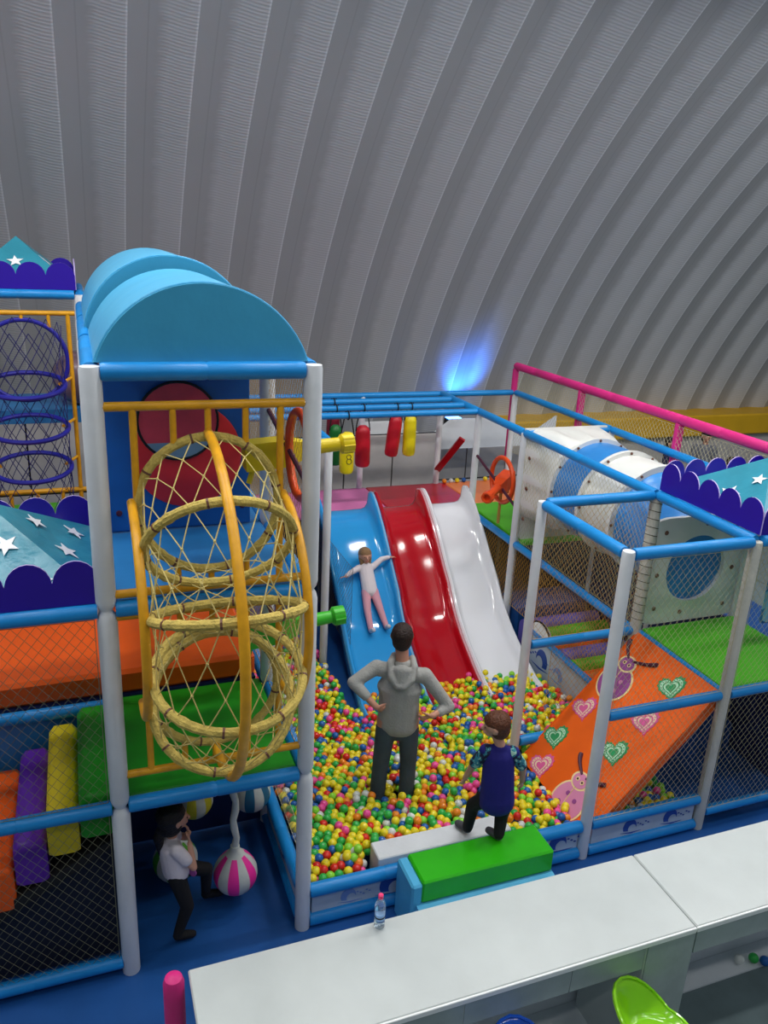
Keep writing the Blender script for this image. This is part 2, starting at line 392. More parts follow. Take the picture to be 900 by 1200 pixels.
def partition(x0, x1, y, z1, label, mt='board_grey', n=6, lines=True):
    t = thing('partition', label, 'partition', ((x0+x1)/2, y, 0))
    w = (x1-x0)/n
    for i in range(n):
        MB().box((x0+i*w+.012, y-.02, .02), (x0+(i+1)*w-.012, y+.02, z1*.52)).build('panel', mt, t, smooth=False)
        MB().box((x0+i*w+.012, y-.02, z1*.54), (x0+(i+1)*w-.012, y+.02, z1)).build('panel', mt, t, smooth=False)
    MB().box((x0, y+.02, 0), (x1, y+.05, z1+.01)).build('backing_board', 'rubber', t, smooth=False)
    return t
partition(1.3, 5.35, 7.15, 1.86, 'low grey board partition behind the pink and red slide deck', n=5)
partition(5.45, 8.6, 7.9, 1.55, 'low grey board partition behind the orange deck', n=4)
partition(-6.5, 1.1, 7.3, 2.2, 'low grey board partition behind the left roped tower', n=8)
o = MB().prism([(0, 0), (3.6, 0), (3.6, .5), (3.0, .12), (2.4, .5), (1.6, .5), (1.2, .2), (.7, .5), (0, .5)], (4.0, 7.3, 1.55), (1, 0, 0), (0, 0, 1), .04).build('zigzag_board', 'white_wall', smooth=False)
tag(o, 'white zigzag topped board standing behind the slide deck', 'board')
t = thing('floodlight', 'small blue glowing floodlight aimed up at the dome wall', 'floodlight', (6.35, 8.75, 1.40))
MB().box((6.2, 8.66, 1.58), (6.5, 8.86, 1.72), bev=.02).build('housing', 'rubber', t, smooth=False)
MB().box((6.22, 8.69, 1.72), (6.48, 8.83, 1.735)).build('lens', 'blue_glow', t, smooth=False)
MB().tube([(6.22, 8.75, 1.58), (6.22, 8.75, 1.42), (6.48, 8.75, 1.42), (6.48, 8.75, 1.58)], .012, 6).build('bracket', 'rubber', t)
MB().box((6.0, 8.55, 0), (6.7, 8.88, 1.40)).build('stand', 'board_grey', t, smooth=False)
sp = bpy.data.lights.new('floodlight_beam', 'SPOT'); sp.energy = 170; sp.color = (.03, .22, 1.0); sp.spot_size = 1.25; sp.spot_blend = .9; sp.shadow_soft_size = .1
so = bpy.data.objects.new('floodlight_beam', sp); COL.objects.link(so); so.location = (6.55, 8.80, 1.76)
so.rotation_euler = Vector((-.05, -.34, -1)).to_track_quat('Z', 'Y').to_euler()

# ============================================================ PLAY TOWER (left of the ball pit)
tw = thing('play_tower', 'tall white posted blue beamed play tower left of the ball pit', 'play tower', (.6, .6, 0))
J3 = (H, 2*H)
post(0, 0, 0, 3*H+.03, tw, joints=J3, r=.058); post(1.2, 0, 0, 3*H+.03, tw, joints=J3, r=.055)
post(0, 1.2, 0, 3*H, tw, joints=J3); post(1.2, 1.2, 0, 3*H, tw, joints=J3)
post(0, 2.4, 0, 3*H, tw, joints=J3); post(1.2, 2.4, 0, 3*H, tw, joints=J3)
post(0, 3.6, 0, 3*H, tw, joints=J3); post(1.2, 3.6, 0, 3*H, tw, joints=J3)
for z in (3*H, 2*H, H):
    beam((.05, 0, z), (1.15, 0, z), tw, r=.05)
for z in (3*H,):
    for x in (0, 1.2):
        for y in (0, 1.2, 2.4): beam((x, y+.05, z), (x, y+1.15, z), tw)
    for y in (1.2, 2.4, 3.6): beam((.05, y, z), (1.15, y, z), tw)
for z in (H, 2*H):
    for y in (0, 1.2, 2.4):
        beam((1.2, y+.05, z), (1.2, y+1.15, z), tw); beam((0, y+.05, z), (0, y+1.15, z), tw)
MB().box((.05, .05, 2*H-.03), (1.15, 1.18, 2*H+.04), bev=.015).build('upper_deck', 'deck_blue', tw, smooth=False)
MB().box((.05, 1.22, 2*H-.03), (1.15, 3.55, 2*H+.04), bev=.015).build('upper_deck', 'deck_blue', tw, smooth=False)
MB().box((.05, .05, H-.06), (1.15, 1.25, H+.03), bev=.015).build('lower_deck', 'vinyl_deepgreen', tw, smooth=False)
# blue back panel with a red round window
pb = MB().box((.07, 1.14, 2*H+.05), (1.06, 1.17, 3*H-.06), bev=.008).build('window_panel', 'panel_blue', tw, smooth=False)
MB().lathe((.62, 1.137, 3.32), (0, -1, 0), [(0, .375), (.012, .375), (.018, .36), (.018, .001)], 40).build('red_disc', 'panel_red', pb)
cx, cz = .56, 3.57
top = [(cx+.265*math.cos(a), cz+.265*math.sin(a)) for a in np.linspace(-.6, PI+.6, 24)]
bot = [(cx+.265*math.cos(a), cz+.265*math.sin(a)) for a in np.linspace(PI+.6, 2*PI-.6, 24)]
MB().prism(top, (0, 1.112, 0), (1, 0, 0), (0, 0, 1), .012).build('pink_pane', mat('window_pink', '#e4475c', .4, var=.15, vscale=6), pb, smooth=False)
MB().prism(bot, (0, 1.112, 0), (1, 0, 0), (0, 0, 1), .012).build('grey_pane', mat('window_grey', '#7b9cb6', .4, var=.1), pb, smooth=False)
MB().ring((cx, 1.11, cz), (0, 1, 0), .27, .010, 40, 8).build('window_rim', 'black', pb)
for bx, bz in ((.14, 3.95), (1.0, 3.95), (.14, 2.92), (1.0, 2.92)):
    MB().lathe((bx, 1.14, bz), (0, -1, 0), [(0, .022), (.01, .02), (.014, .001)], 12).build('bolt', 'print_dark', pb)
MB().box((.06, 1.19, .05), (1.14, 1.21, H-.1)).build('lower_back_board', 'dark_board', tw, smooth=False)

# arched roof pads
def vault(label, x0, x1, y0, y1, z0, h):
    w = (x1-x0)/2; cx = (x0+x1)/2; R = (w*w+h*h)/(2*h); t0 = math.asin(w/R); n = 28
    t = thing('arched_roof_pad', label, 'roof pad', (cx, (y0+y1)/2, z0))
    pr = [(R*math.sin(-t0+2*t0*i/n), R*math.cos(-t0+2*t0*i/n)-(R-h)) for i in range(n+1)]
    mb = MB(); vs = []; 
    for y in (y0+.025, y1-.025):
        for a, b in pr: vs.append((cx+a, y, z0+b))
    m_ = n+1
    mb.add(vs, [(i, i+1, m_+i+1, m_+i) for i in range(n)]+[(0, m_, m_+n, n)])
    mb.build('curved_cover', 'vinyl_sky', t)
    for nm, y, yy in (('front_cover', y0, y0+.025), ('rear_cover', y1, y1-.025)):
        vs = [(cx+a*.985, y, z0+b*.985+.004) for a, b in pr]+[(cx+a, yy, z0+b) for a, b in pr]
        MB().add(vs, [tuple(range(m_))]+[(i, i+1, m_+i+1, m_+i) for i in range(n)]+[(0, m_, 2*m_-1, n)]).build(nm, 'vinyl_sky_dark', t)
    mb = MB(); mb.tube([(cx+a, y0+.02, z0+b+.002) for a, b in pr], .006, 6); mb.build('piping', 'vinyl_sky', t)
vault('pale blue half-round roof pad on the front of the play tower', .02, 1.18, .03, 1.45, 3*H+.04, .42)
vault('pale blue half-round roof pad behind the front one on the play tower', .0, 1.16, 1.55, 3.3, 3*H+.04, .50)

# ------------------------------------------------------------ rope climbing tunnel (bowed cage with rings)
def rope_tunnel(name, label, x, y, zc, s, metal, wrap, cord, bars_up, bars_lo, cat='rope tunnel', netr=.0036):
    """frames in the plane y, bowed rings in front; s = size factor"""
    t = thing(name, label, cat, (x, y, zc-1.2*s))
    W = .55*s
    zt, zb = zc+1.18*s, zc+.09*s
    R0, R1 = .6*s, .40*s
    def bar(a, b, r=.021, nm='bar'): MB().tube([a, b], r, 10).build(nm, metal, t)
    for (za, zb2) in ((zc+1.18*s, zc+.09*s), (zc-.05*s, zc-1.14*s)):
        up = za > zc+.5*s
        bar((x-W, y, za), (x+W, y, za), .026, 'cross_bar'); bar((x-W, y, zb2), (x+W, y, zb2), .026, 'cross_bar')
        bar((x-.40*s, y, za), (x-.40*s, y, zb2)); bar((x+.41*s, y, za), (x+.41*s, y, zb2))
        zr = zc+.6*s if up else zc-.6*s
        for dx in (-.19*s, 0, .21*s):
            dz = math.sqrt(max(R1**2-dx*dx, 0))
            bar((x+dx, y, za), (x+dx, y, zr+dz), .019); bar((x+dx, y, zr-dz), (x+dx, y, zb2), .019)
    # end clamps
    for za in (zc+1.18*s, zc+.09*s, zc-.05*s, zc-1.14*s):
        for sx in (-1, 1): MB().tube([(x+sx*W, y, za), (x+sx*(W+.05*s), y, za)], .03, 8).build('clamp', 'chrome', t)
    # bows
    n = 26
    ce = [Vector((x, y, zc+1.02*s))]+[Vector((x, y-(R0+R1+.05*s)*math.cos(a), zc+(R0+R1+.02*s)*math.sin(a))) for a in np.linspace(PI/2*.93, -PI/2*.93, n)]+[Vector((x, y, zc-1.02*s))]
    MB().tube(ce, .028*s, 12).build('bow', metal, t)
    for sx in (-.43*s, .43*s):
        pts = [Vector((x+sx, y, zc+R0+.04*s))]+[Vector((x+sx, y-(R0+.03*s)*math.cos(a), zc+(R0+.03*s)*math.sin(a))) for a in np.linspace(PI/2*.95, -PI/2*.95, n)]+[Vector((x+sx, y, zc-R0-.04*s))]
        MB().tube(pts, .026*s, 12).build('bow', metal, t)
    C = lambda th: Vector((x, y-R0*math.cos(th), zc+R0*math.sin(th)))
    RHO = lambda th: Vector((0, -math.cos(th), math.sin(th)))
    for k in range(6):
        th = PI/2-PI*k/5
        c = C(th); a = Vector((1, 0, 0)); b = RHO(th)
        # wound ring: bulged a little at each binding
        seg = 72; pts = []; rs = []
        for i in range(seg):
            q = 2*PI*i/seg; pts.append(c+a*(R1*math.cos(q))+b*(R1*math.sin(q)))
            rs.append(.026*s*(1+.05*(i % 2))*(1.14 if i % 9 == 0 else 1))
        MB().tube(pts, rs, 9, closed=True).build('ring', wrap, t)
        mb = MB()
        for i in range(0, 8):
            q = 2*PI*(i+.3)/8; p = c+a*(R1*math.cos(q))+b*(R1*math.sin(q)); d = (-a*math.sin(q)+b*math.cos(q))
            mb.lathe(p-d*.006, d, [(0, .0295*s), (.012, .0295*s)], 8)
        mb.build('binding', 'bolt' if wrap == 'rope_wrap' else 'blue_rope', t)['kind'] = 'stuff'
    rows = 15; N = 14
    mb = MB()
    def P(i, j):
        th = PI/2-PI*i/rows; q = 2*PI*(j+(i % 2)*.5)/N
        rr = R1*(1-.05*math.sin(PI*((i % 3)/3.0)))
        return C(th)+Vector((1, 0, 0))*(rr*math.cos(q))+RHO(th)*(rr*math.sin(q))
    for i in range(rows):
        for j in range(N):
            a = P(i, j)
            for dj in ((0, -1) if i % 2 == 0 else (0, 1)):
                mb.tube([a, P(i+1, j+dj)], netr, 4, caps=False)
            if i % 1 == 0 and 0 < i: mb.sphere(a, netr*2.3, 6, 4)
    mb.build('rope_net', cord, t)
    return t
rope_tunnel('rope_tunnel', 'yellow framed rope tunnel bulging from the play tower front', .6, 0, 2*H, 1.0, 'yellow_metal', 'rope_wrap', 'rope', 0, 0)
t = thing('ring_chute', 'yellow framed chute of dark blue rings and net under the far left star roof', 'rope chute', (-.58, 4.8, 1.98))
def _bar(a, b, r=.021): MB().tube([a, b], r, 10).build('bar', 'yellow_metal', t)
_bar((-1.14, 4.8, 3.91), (-.06, 4.8, 3.91), .026); _bar((-1.14, 4.8, 1.98), (-.06, 4.8, 1.98), .028)
for x_ in (-1.0, -.13): _bar((x_, 4.8, 3.91), (x_, 4.8, 1.5), .024)
for x_ in (-.85, -.58, -.32): _bar((x_, 4.8, 3.91), (x_, 4.8, 3.42+math.sqrt(.42**2-(x_+.58)**2)), .019); _bar((x_, 4.8, 1.98), (x_, 4.8, 1.5), .021)
MB().ring((-.58, 4.8, 3.42), (0, 1, 0), .42, .024, 48, 9).build('ring', 'blue_ring', t)
RC = [(3.22, .18), (2.77, .16), (2.35, .16)]
for z_, tl in RC:
    MB().ring((-.58, 4.48, z_), (0, -tl, 1), .38, .025, 48, 9).build('ring', 'blue_ring', t)
    for x_ in (-1.0, -.13): MB().tube([(x_, 4.8, z_+.02), (-.58+(.32 if x_ > -.5 else -.32), 4.62, z_-.02)], .016, 8).build('peg', 'yellow_metal', t)
mb = MB()
def _cp(i, j):
    z_ = 3.82-i*.142; q = 2*PI*(j+(i % 2)*.5)/14
    return Vector((-.58+.38*math.cos(q), 4.48+.38*math.sin(q)*(1 if i > 4 else .75), z_+.05*math.sin(q)))
for i in range(13):
    for j in range(14):
        for dj in ((0, -1) if i % 2 == 0 else (0, 1)): mb.tube([_cp(i, j), _cp(i+1, j+dj)], .0042, 4, caps=False)
mb.build('rope_net', 'blue_rope', t)

# ============================================================ STAIR BAY left of the tower
sb = thing('stair_cage', 'blue beamed frame bay over the stair pads left of the tower', 'play frame', (-.9, .6, 0))
for x in (-1.2, -2.4):
    post(x, 0, 0, 2*H, sb, joints=J3); post(x, 1.2, 0, 2*H, sb, joints=J3)
for z in (0.11, H, 2*H):
    beam((-1.15, 0, z), (-.05, 0, z), sb); beam((-2.35, 0, z), (-1.25, 0, z), sb)
    if z > .2: beam((-1.15, 1.2, z), (-.05, 1.2, z), sb); beam((-2.35, 1.2, z), (-1.25, 1.2, z), sb)
net('grey diamond safety net over the stair pads beside the tower', (-1.15, -.01, .12), (1, 0, 0), (0, 0, 1), 1.08, H-.15, 'net_grey')
net('grey diamond safety net above the middle rail left of the tower', (-1.15, -.01, H+.05), (1, 0, 0), (0, 0, 1), 1.08, H-.1, 'net_grey')
# orange raised platform behind
t = thing('platform_mat', 'long orange foam platform behind the stair pads', 'foam platform', (-.6, 2.3, H))
MB().box((-3.2, 1.28, H+.03), (1.12, 3.5, H+.23), bev=.03).build('foam_body', 'vinyl_orange', t, smooth=False)
MB().box((-3.2, 1.27, H-.05), (1.12, 3.5, H+.03)).build('deck_board', 'dark_board', t, smooth=False)
o = MB().box((-3.2, 1.24, .02), (-.05, 1.27, H-.06), bev=.01).build('padded_board', 'deck_blue', smooth=False)
tag(o, 'light blue padded side panel under the orange platform', 'panel')
# stair pads : rounded far ends, stepping down to the left
def step_pad(label, x0, x1, ztop, mt, zbot):
    pr = []; y0, y1 = .08, 1.2; r = .11
    pr += [(y0, zbot), (y0, ztop-.05)]
    pr += [(y0+.05*(1-math.cos(a)), ztop-.05+.05*math.sin(a)) for a in np.linspace(.2, PI/2, 5)]
    pr += [(y1-r+r*math.sin(a), ztop-r+r*math.cos(a)) for a in np.linspace(0, PI/2, 8)]
    pr += [(y1, zbot)]
    vs = []; e = .035
    for x, sh in ((x0, e), (x0+e, 0), (x1-e, 0), (x1, e)):
        cy = (y0+y1)/2
        for y, z in pr:
            vs.append((x, y+(sh if y < cy else -sh)*.6, z-(sh if z > ztop-.2 else 0)))
    n = len(pr); fs = [(k*n+i, k*n+(i+1) % n, (k+1)*n+(i+1) % n, (k+1)*n+i) for k in range(3) for i in range(n)]
    fs += [tuple(range(n)), tuple(range(3*n, 4*n))]
    o = MB().add(vs, fs).build('stair_pad', mt, angle=math.radians(50)); tag(o, label, 'foam step')
step_pad('green foam stair pad, topmost of the four beside the tower', -.245, -.03, H+.06, 'vinyl_deepgreen', H-.26)
step_pad('yellow foam stair pad between the green and purple ones', -.445, -.255, H-.06, 'vinyl_yellow', H-.35)
step_pad('purple foam stair pad between the yellow and orange ones', -.65, -.455, H-.23, 'vinyl_purple', H-.53)
step_pad('orange foam stair pad at the left picture edge', -.93, -.66, H-.38, 'vinyl_orange', H-.70)
o = MB().prism([(-.06, H-.38), (-.06, .05), (-1.1, .05), (-1.1, H-.98)], (0, .16, 0), (1, 0, 0), (0, 0, 1), .02).build('side_board', 'stair_dark', smooth=False)
tag(o, 'near black side board closing the space below the stair pads', 'board')
o = MB().prism([(-.03, H-.3), (-.03, H-.36), (-1.1, H-.98), (-1.1, H-.86)], (0, .64, 0), (1, 0, 0), (0, 0, 1), 1.1).build('stair_board', 'rubber', smooth=False)
tag(o, 'black sloping board carrying the coloured stair pads', 'board')

# ------------------------------------------------------------ star canopies with scalloped boards
def scallop(n, w, zb, zt):
    L = w*n; P = [(0, 0)]; 
    P.append((L, 0))
    for i in reversed(range(n)):
        for a in np.linspace(0.12, PI-.12, 11): P.append((i*w+w/2+w/2*math.cos(a), zb+(zt-zb)*math.sin(a)))
    return P
def star_poly(r, ri=.42, rot=0):
    return [((r if i % 2 == 0 else r*ri)*math.cos(rot+PI/2+PI*i/5), (r if i % 2 == 0 else r*ri)*math.sin(rot+PI/2+PI*i/5)) for i in range(10)]
def star_roof(label, x0, x1, y0, y1, z, apex, stars, n=5):
    t = thing('star_canopy', label, 'canopy', ((x0+x1)/2, (y0+y1)/2, z))
    w = (x1-x0)/n; wy = (y1-y0)/n
    for nm, O, U, ww in (('scalloped_board', (x0, y0, z), (1, 0, 0), w), ('scalloped_board', (x0, y1, z), (1, 0, 0), w), ('scalloped_board', (x0, y0, z), (0, 1, 0), wy), ('scalloped_board', (x1, y0, z), (0, 1, 0), wy)):
        MB().prism(scallop(n, ww, .13, .27), O, U, (0, 0, 1), .012, mi=0, side=1).build(nm, ['purple_board', 'pale_edge'], t, smooth=False)
    c = Vector(((x0+x1)/2, (y0+y1)/2, z+apex)); e = .03
    cs = [Vector((x0+e, y0+e, z+.05)), Vector((x1-e, y0+e, z+.05)), Vector((x1-e, y1-e, z+.05)), Vector((x0+e, y1-e, z+.05))]
    # slightly sagging faces
    for k in range(4):
        a, b = cs[k], cs[(k+1) % 4]; vs = []; N = 6; idx = {}
        for i in range(N+1):
            for j in range(N+1-i):
                u, v = i/N, j/N; ww_ = 1-u-v
                p = a*ww_+b*u+c*v; sag = .05*27*u*v*ww_*.6; p = p+Vector((0, 0, -sag)); idx[(i, j)] = len(vs); vs.append(p)
        fs = []
        for i in range(N):
            for j in range(N-i):
                fs.append((idx[(i, j)], idx[(i+1, j)], idx[(i, j+1)]))
                if i+j < N-1: fs.append((idx[(i+1, j)], idx[(i+1, j+1)], idx[(i, j+1)]))
        MB().add(vs, fs).build('canopy_cloth', 'canopy', t, angle=1.2)
        nrm = (b-a).cross(c-a).normalized()
        if nrm.z < 0: nrm = -nrm
        U = (b-a).normalized(); V = nrm.cross(U).normalized()
        if V.z < 0: V = -V
        for (u, v, r, rot) in stars:
            ww_ = 1-u-v; p = a*ww_+b*u+c*v+Vector((0, 0, -.05*27*u*v*ww_*.6))+nrm*.012
            MB().prism(star_poly(r, .42, rot), p, U, V, .003).build('star', 'print_white', t, smooth=False)
ST = [(.30, .25, .085, .2), (.66, .18, .08, -.3), (.33, .55, .075, .5), (.12, .10, .06, 0)]
star_roof('teal star canopy with purple scalloped boards left of the play tower', -1.25, -.03, 0, 1.2, 2*H+.05, .46, ST)
star_roof('teal star canopy with purple scalloped boards at the far upper left', -1.15, -.03, 4.8, 6.0, 3*H+.05, .50, [(.24, .50, .085, .1), (.80, .12, .05, -.3)], 4)
star_roof('teal star canopy with purple scalloped boards at the right picture edge', 4.82, 6.02, 0, 1.2, 2*H+.05, .44, [(.36, .30, .10, .1), (.75, .16, .08, -.3), (.3, .62, .07, .4), (.08, .12, .06, 0)])
fl = thing('ring_tower', 'blue beamed frame holding the far left star roof', 'play frame', (-.6, 5.4, 0))
for x, y in ((-1.2, 4.8), (0, 4.8), (-1.2, 6.0), (0, 6.0)): post(x, y, 0, 3*H, fl, joints=J3)
for y in (4.8, 6.0):
    for z in (3*H, H): beam((-1.15, y, z), (-.05, y, z), fl)
beam((-1.2, 4.85, 3*H), (-1.2, 5.95, 3*H), fl); beam((0, 4.85, 3*H), (0, 5.95, 3*H), fl)
MB().box((-1.15, 4.85, H+.02), (-.05, 5.95, H+.1)).build('deck', 'vinyl_green_mat', fl, smooth=False)
MB().box((-1.15, 5.0, 2.70), (-.05, 5.95, 2.85)).build('deck', 'deck_blue', fl, smooth=False)

# ------------------------------------------------------------ swinging punch balls under the tower
def punch_ball(label, c, R, stripe, ztop=H-.06, wrapped=True):
    t = thing('punch_ball', label, 'punch ball', (c[0], c[1], c[2]-R))
    n = 24; prof = []
    for i in range(1, 13):
        ph = -PI/2+PI*i/16*.93; prof.append((R*math.sin(ph), R*math.cos(ph)))
    prof += [(R*.80, R*.66), (R*1.05, R*.42), (R*1.28, R*.22), (R*1.5, .034)]
    def mids(i, k): return (1 if (k//2) % 2 == 0 and 0 < i < 13 else 0)
    MB().lathe(c, (0, 0, 1), prof, n, mids=mids).build('striped_ball', ['ball_cloth', stripe], t)
    z0 = c[2]+R*1.45
    pts = [(c[0]+.012*math.sin(i*1.7), c[1], z0+(ztop-z0)*i/10) for i in range(11)]
    MB().tube(pts, [.028-.004*(i % 2) for i in range(11)], 10).build('padded_rope', 'ball_cloth', t)
punch_ball('pink and white striped punch ball hanging nearest under the tower', (.785, .4, .27), .165, 'ball_pinkstripe')
punch_ball('green and white striped punch ball behind the girl', (.38, .72, .22), .17, 'ball_greenstripe')
punch_ball('yellow and white striped punch ball at the rear left under the tower', (.57, 1.02, .50), .15, 'ball_yellowstripe')
punch_ball('teal and white striped punch ball at the rear right under the tower', (1.02, .98, .50), .16, 'ball_tealstripe')

# ------------------------------------------------------------ water-gun style cannons with hoops
def cannon(label, x, y, z, d, mt, hoop=True, s=1.0, hoop_mt='gun_orange', mount=None, hoopc=None):
    d = Vector(d).normalized(); t = thing('toy_cannon', label, 'toy cannon', (x, y, z-.2))
    c = Vector((x, y, z)); D, S, U = frame_of(d)
    def bx(a0, a1, hw, z0, z1, nm, taper=1.0):
        vs = []
        for a, k in ((a0, 1), (a1, taper)):
            for sx, sz in ((-1, z0), (1, z0), (1, z1), (-1, z1)): vs.append(c+D*a+S*(sx*hw*k)+U*(sz*k))
        MB().add(vs, [(0, 1, 2, 3), (4, 5, 6, 7), (0, 1, 5, 4), (1, 2, 6, 5), (2, 3, 7, 6), (3, 0, 4, 7)]).build(nm, mt, t, smooth=False)
    bx(-.26*s, .02*s, .075*s, -.10*s, .085*s, 'body'); bx(.02*s, .16*s, .075*s, -.10*s, .085*s, 'neck', .6)
    MB().lathe(c, D, [(.12*s, .055*s), (.40*s, .047*s), (.41*s, .06*s), (.42*s, .068*s), (.50*s, .068*s), (.505*s, .055*s), (.50*s, .04*s), (.46*s, .035*s)], 16).build('barrel', mt, t)
    mb = MB()
    for k in range(8):
        q = 2*PI*k/8; p = c+S*(.066*s*math.cos(q))+U*(.066*s*math.sin(q)); mb.tube([p+D*.42*s, p+D*.5*s], .008*s, 5)
    mb.build('muzzle_rib', mt, t)
    MB().tube([c-D*.2*s-U*.09*s, c-D*.24*s-U*.2*s], .02*s, 8).build('grip', mt, t)
    if hoop:
        hc = Vector(hoopc) if hoopc else c+D*.05*s
        MB().ring(hc, (1, 0, 0), .27*s, .028*s, 40, 10, a=(0, 1, 0)).build('hoop', hoop_mt, t)
    if mount: MB().tube(mount, .018, 8).build('mount_pole', 'print_dark', t)
cannon('yellow toy cannon aimed over the ball pit from the upper deck', 1.19, .7, 3.44, (1, 0, .07), 'gun_yellow', hoopc=(1.2, .28, 3.52), mount=[(1.2, .05, 3.38), (1.2, 1.15, 3.62)])
cannon('green toy cannon aimed over the ball pit from the lower deck', 1.17, .7, 2.12, (1, 0, .08), 'gun_green', hoop=False, mount=[(1.2, .05, 2.06), (1.2, 1.15, 2.08)])
cannon('orange toy cannon in an orange hoop beside the white slide', 4.85, 4.12, 1.95, (-.72, -.65, -.10), 'gun_orange', s=1.05, hoopc=(4.85, 4.12, 2.0), mount=[(4.8, 3.65, 1.8), (4.8, 4.75, 2.15)])
o = MB().tube([(4.85, 4.12, 1.42), (4.85, 4.12, 1.87)], .02, 8).build('cannon_post', 'net_brown'); tag(o, 'thin mottled post holding up the orange toy cannon', 'post')
net('fine net along the play tower side above the ball pit', (1.2, .06, H+.05), (0, 1, 0), (0, 0, 1), 3.4, 2*H-.15, 'net_brown', .06)

# ============================================================ BALL PIT FRAME AND CAGE
pf = thing('climbing_cage', 'blue beamed white posted frame around the ball pit and slides', 'play frame', (3.6, 2.4, 0))
post(3.6, 0, 0, 2*H+.03, pf, joints=(), r=.049); post(4.8, 0, 0, 2*H, pf, m='white_lashed', r=.048)
post(3.6, 1.2, 0, 2*H+.02, pf, r=.044); post(4.8, 3.6, 0, 2*H, pf, r=.05); post(4.8, 4.8, 0, 2*H, pf, r=.045)
post(4.8, 6, 0, 2*H, pf, r=.045); post(3.6, 6, 0, 2*H, pf, r=.042); post(2.4, 6, 0, 2*H, pf, r=.042)
post(2.4, 3.6, 0, 2*H, pf, r=.045); post(6, 3.6, 0, 2*H, pf, r=.045); post(6, 0, 0, 2*H, pf, r=.05); post(6, 6, 0, 2*H, pf, r=.045); post(6, 1.2, 0, 2*H, pf, r=.045); post(6, 2.4, 0, H, pf, r=.045)
# spirally lashed net post
post(4.8, 1.2, 0, 2*H, pf, m='white_lashed', r=.055)
mb = MB()
for i in range(16):
    mb.ring((4.8, 1.2, H+.12+i*.078), (.25, .1, 1), .057, .0035, 14, 4)
mb.build('lashing', 'net_dark', pf)
def B(a, b, **k): beam(a, b, pf, **k)
B((3.65, 0, 2*H), (4.75, 0, 2*H)); B((3.6, .05, 2*H), (3.6, 1.15, 2*H)); B((3.65, 1.2, 2*H), (4.75, 1.2, 2*H))
for a, b in ((0, 1.2), (1.2, 3.6), (3.6, 4.8), (4.8, 6)): B((4.8, a+.02, 2*H), (4.8, b-.02, 2*H), seam=1.2)
for a, b in ((0, 1.2), (1.2, 3.6), (3.6, 6)): B((6, a+.02, 2*H), (6, b-.02, 2*H), seam=1.2, r=.044)
B((4.85, 0, 2*H), (7.2, 0, 2*H)); B((4.85, 3.6, 2*H), (5.95, 3.6, 2*H), r=.04); B((4.85, 1.2, 2*H), (5.95, 1.2, 2*H), r=.044)
for y in (4.8, 5.2, 5.6): B((1.2, y, 2*H), (4.76, y, 2*H), r=.042, seam=1.2)
B((1.2, 6, 2*H), (5.95, 6, 2*H), r=.042, seam=1.2)
B((2.4, 3.65, 2*H), (2.4, 4.76, 2*H), r=.042); B((1.25, 3.6, 2*H), (2.36, 3.6, 2*H), r=.042)
B((3.65, 0, H), (4.75, 0, H), r=.044); B((4.85, 0, H), (7.2, 0, H), r=.044)
B((3.65, 1.2, H), (4.75, 1.2, H), r=.045)
B((4.8, 1.25, H-.02), (4.8, 3.55, H-.02), r=.045); B((4.8, 3.65, H-.02), (4.8, 4.75, H-.02), r=.045)
B((4.82, .05, H+.0), (4.82, 1.15, H+.0), r=.022); B((4.8, 3.6, H-.02), (5.95, 3.6, H-.02), r=.04)
# pit kerb beams
for z in (.33, .07): B((1.25, 0, z), (3.55, 0, z), r=.052); B((3.65, 0, z), (4.75, 0, z), r=.048)
B((4.85, 0, .18), (7.2, 0, .18), r=.045)
B((1.2, .06, .34), (1.2, 3.55, .34), r=.05); B((1.2, .06, .07), (1.2, 3.55, .07), r=.05)
B((3.65, 1.2, .33), (4.75, 1.2, .33), r=.05)
# kerb panels with wave print
def wave_poly(s=1, fl=1):
    P = []
    for a in np.linspace(-.2, PI*1.15, 18): P.append((fl*s*(.075*math.cos(a)), s*(.02+.085*math.sin(a))))
    for a in np.linspace(PI*1.15, .35, 14): P.append((fl*s*(.028+.045*math.cos(a)), s*(-.005+.05*math.sin(a))))
    return P
def wave_panel(label, O, U, w, h, marks):
    O = Vector(O); U = Vector(U).normalized(); V = Vector((0, 0, 1)); Wn = U.cross(V)
    t = thing('kerb_panel', label, 'panel', O)
    MB().prism([(0, 0), (w, 0), (w, h), (0, h)], O, U, V, .02).build('board', 'wave_panel', t, smooth=False)
    for sgn in (1, -1):
        for (u, s, kind) in marks:
            p = O+U*u+V*(h*.42)+Wn*(.0115*sgn)
            MB().prism(wave_poly(s), p, U, V, .003).build('wave_print', kind, t, smooth=False)
            mb = MB()
            for q in range(5): mb.prism([(.012*s*math.cos(a), .008*s*math.sin(a)) for a in np.linspace(0, 2*PI, 7)[:-1]], p+U*(s*(.09+.03*q))+V*(s*(.045-.018*(q % 3))), U, V, .003)
            mb.prism([(-.10*s, -.035*s), (.02*s, -.06*s), (.14*s, -.045*s), (.02*s, -.045*s)], p, U, V, .003)
            mb.build('spray_print', kind, t, smooth=False)
wave_panel('wave printed kerb panel at the front left of the ball pit', (1.27, .01, .10), (1, 0, 0), 2.27, .19, [(.28, .8, 'wave_light'), (.62, 1.25, 'wave_blue'), (1.2, 1.0, 'wave_blue'), (2.08, 1.1, 'wave_blue')])
wave_panel('wave printed kerb panel under the cage at the pit front', (3.68, .01, .10), (1, 0, 0), 1.05, .19, [(.38, .9, 'wave_blue'), (.80, .95, 'wave_blue')])
wave_panel('wave printed pit wall panel between the white slide and orange ramp', (4.77, 1.28, .03), (0, 1, 0), 1.75, .44, [(1.0, 1.2, 'wave_light'), (1.35, 1.6, 'wave_blue')])
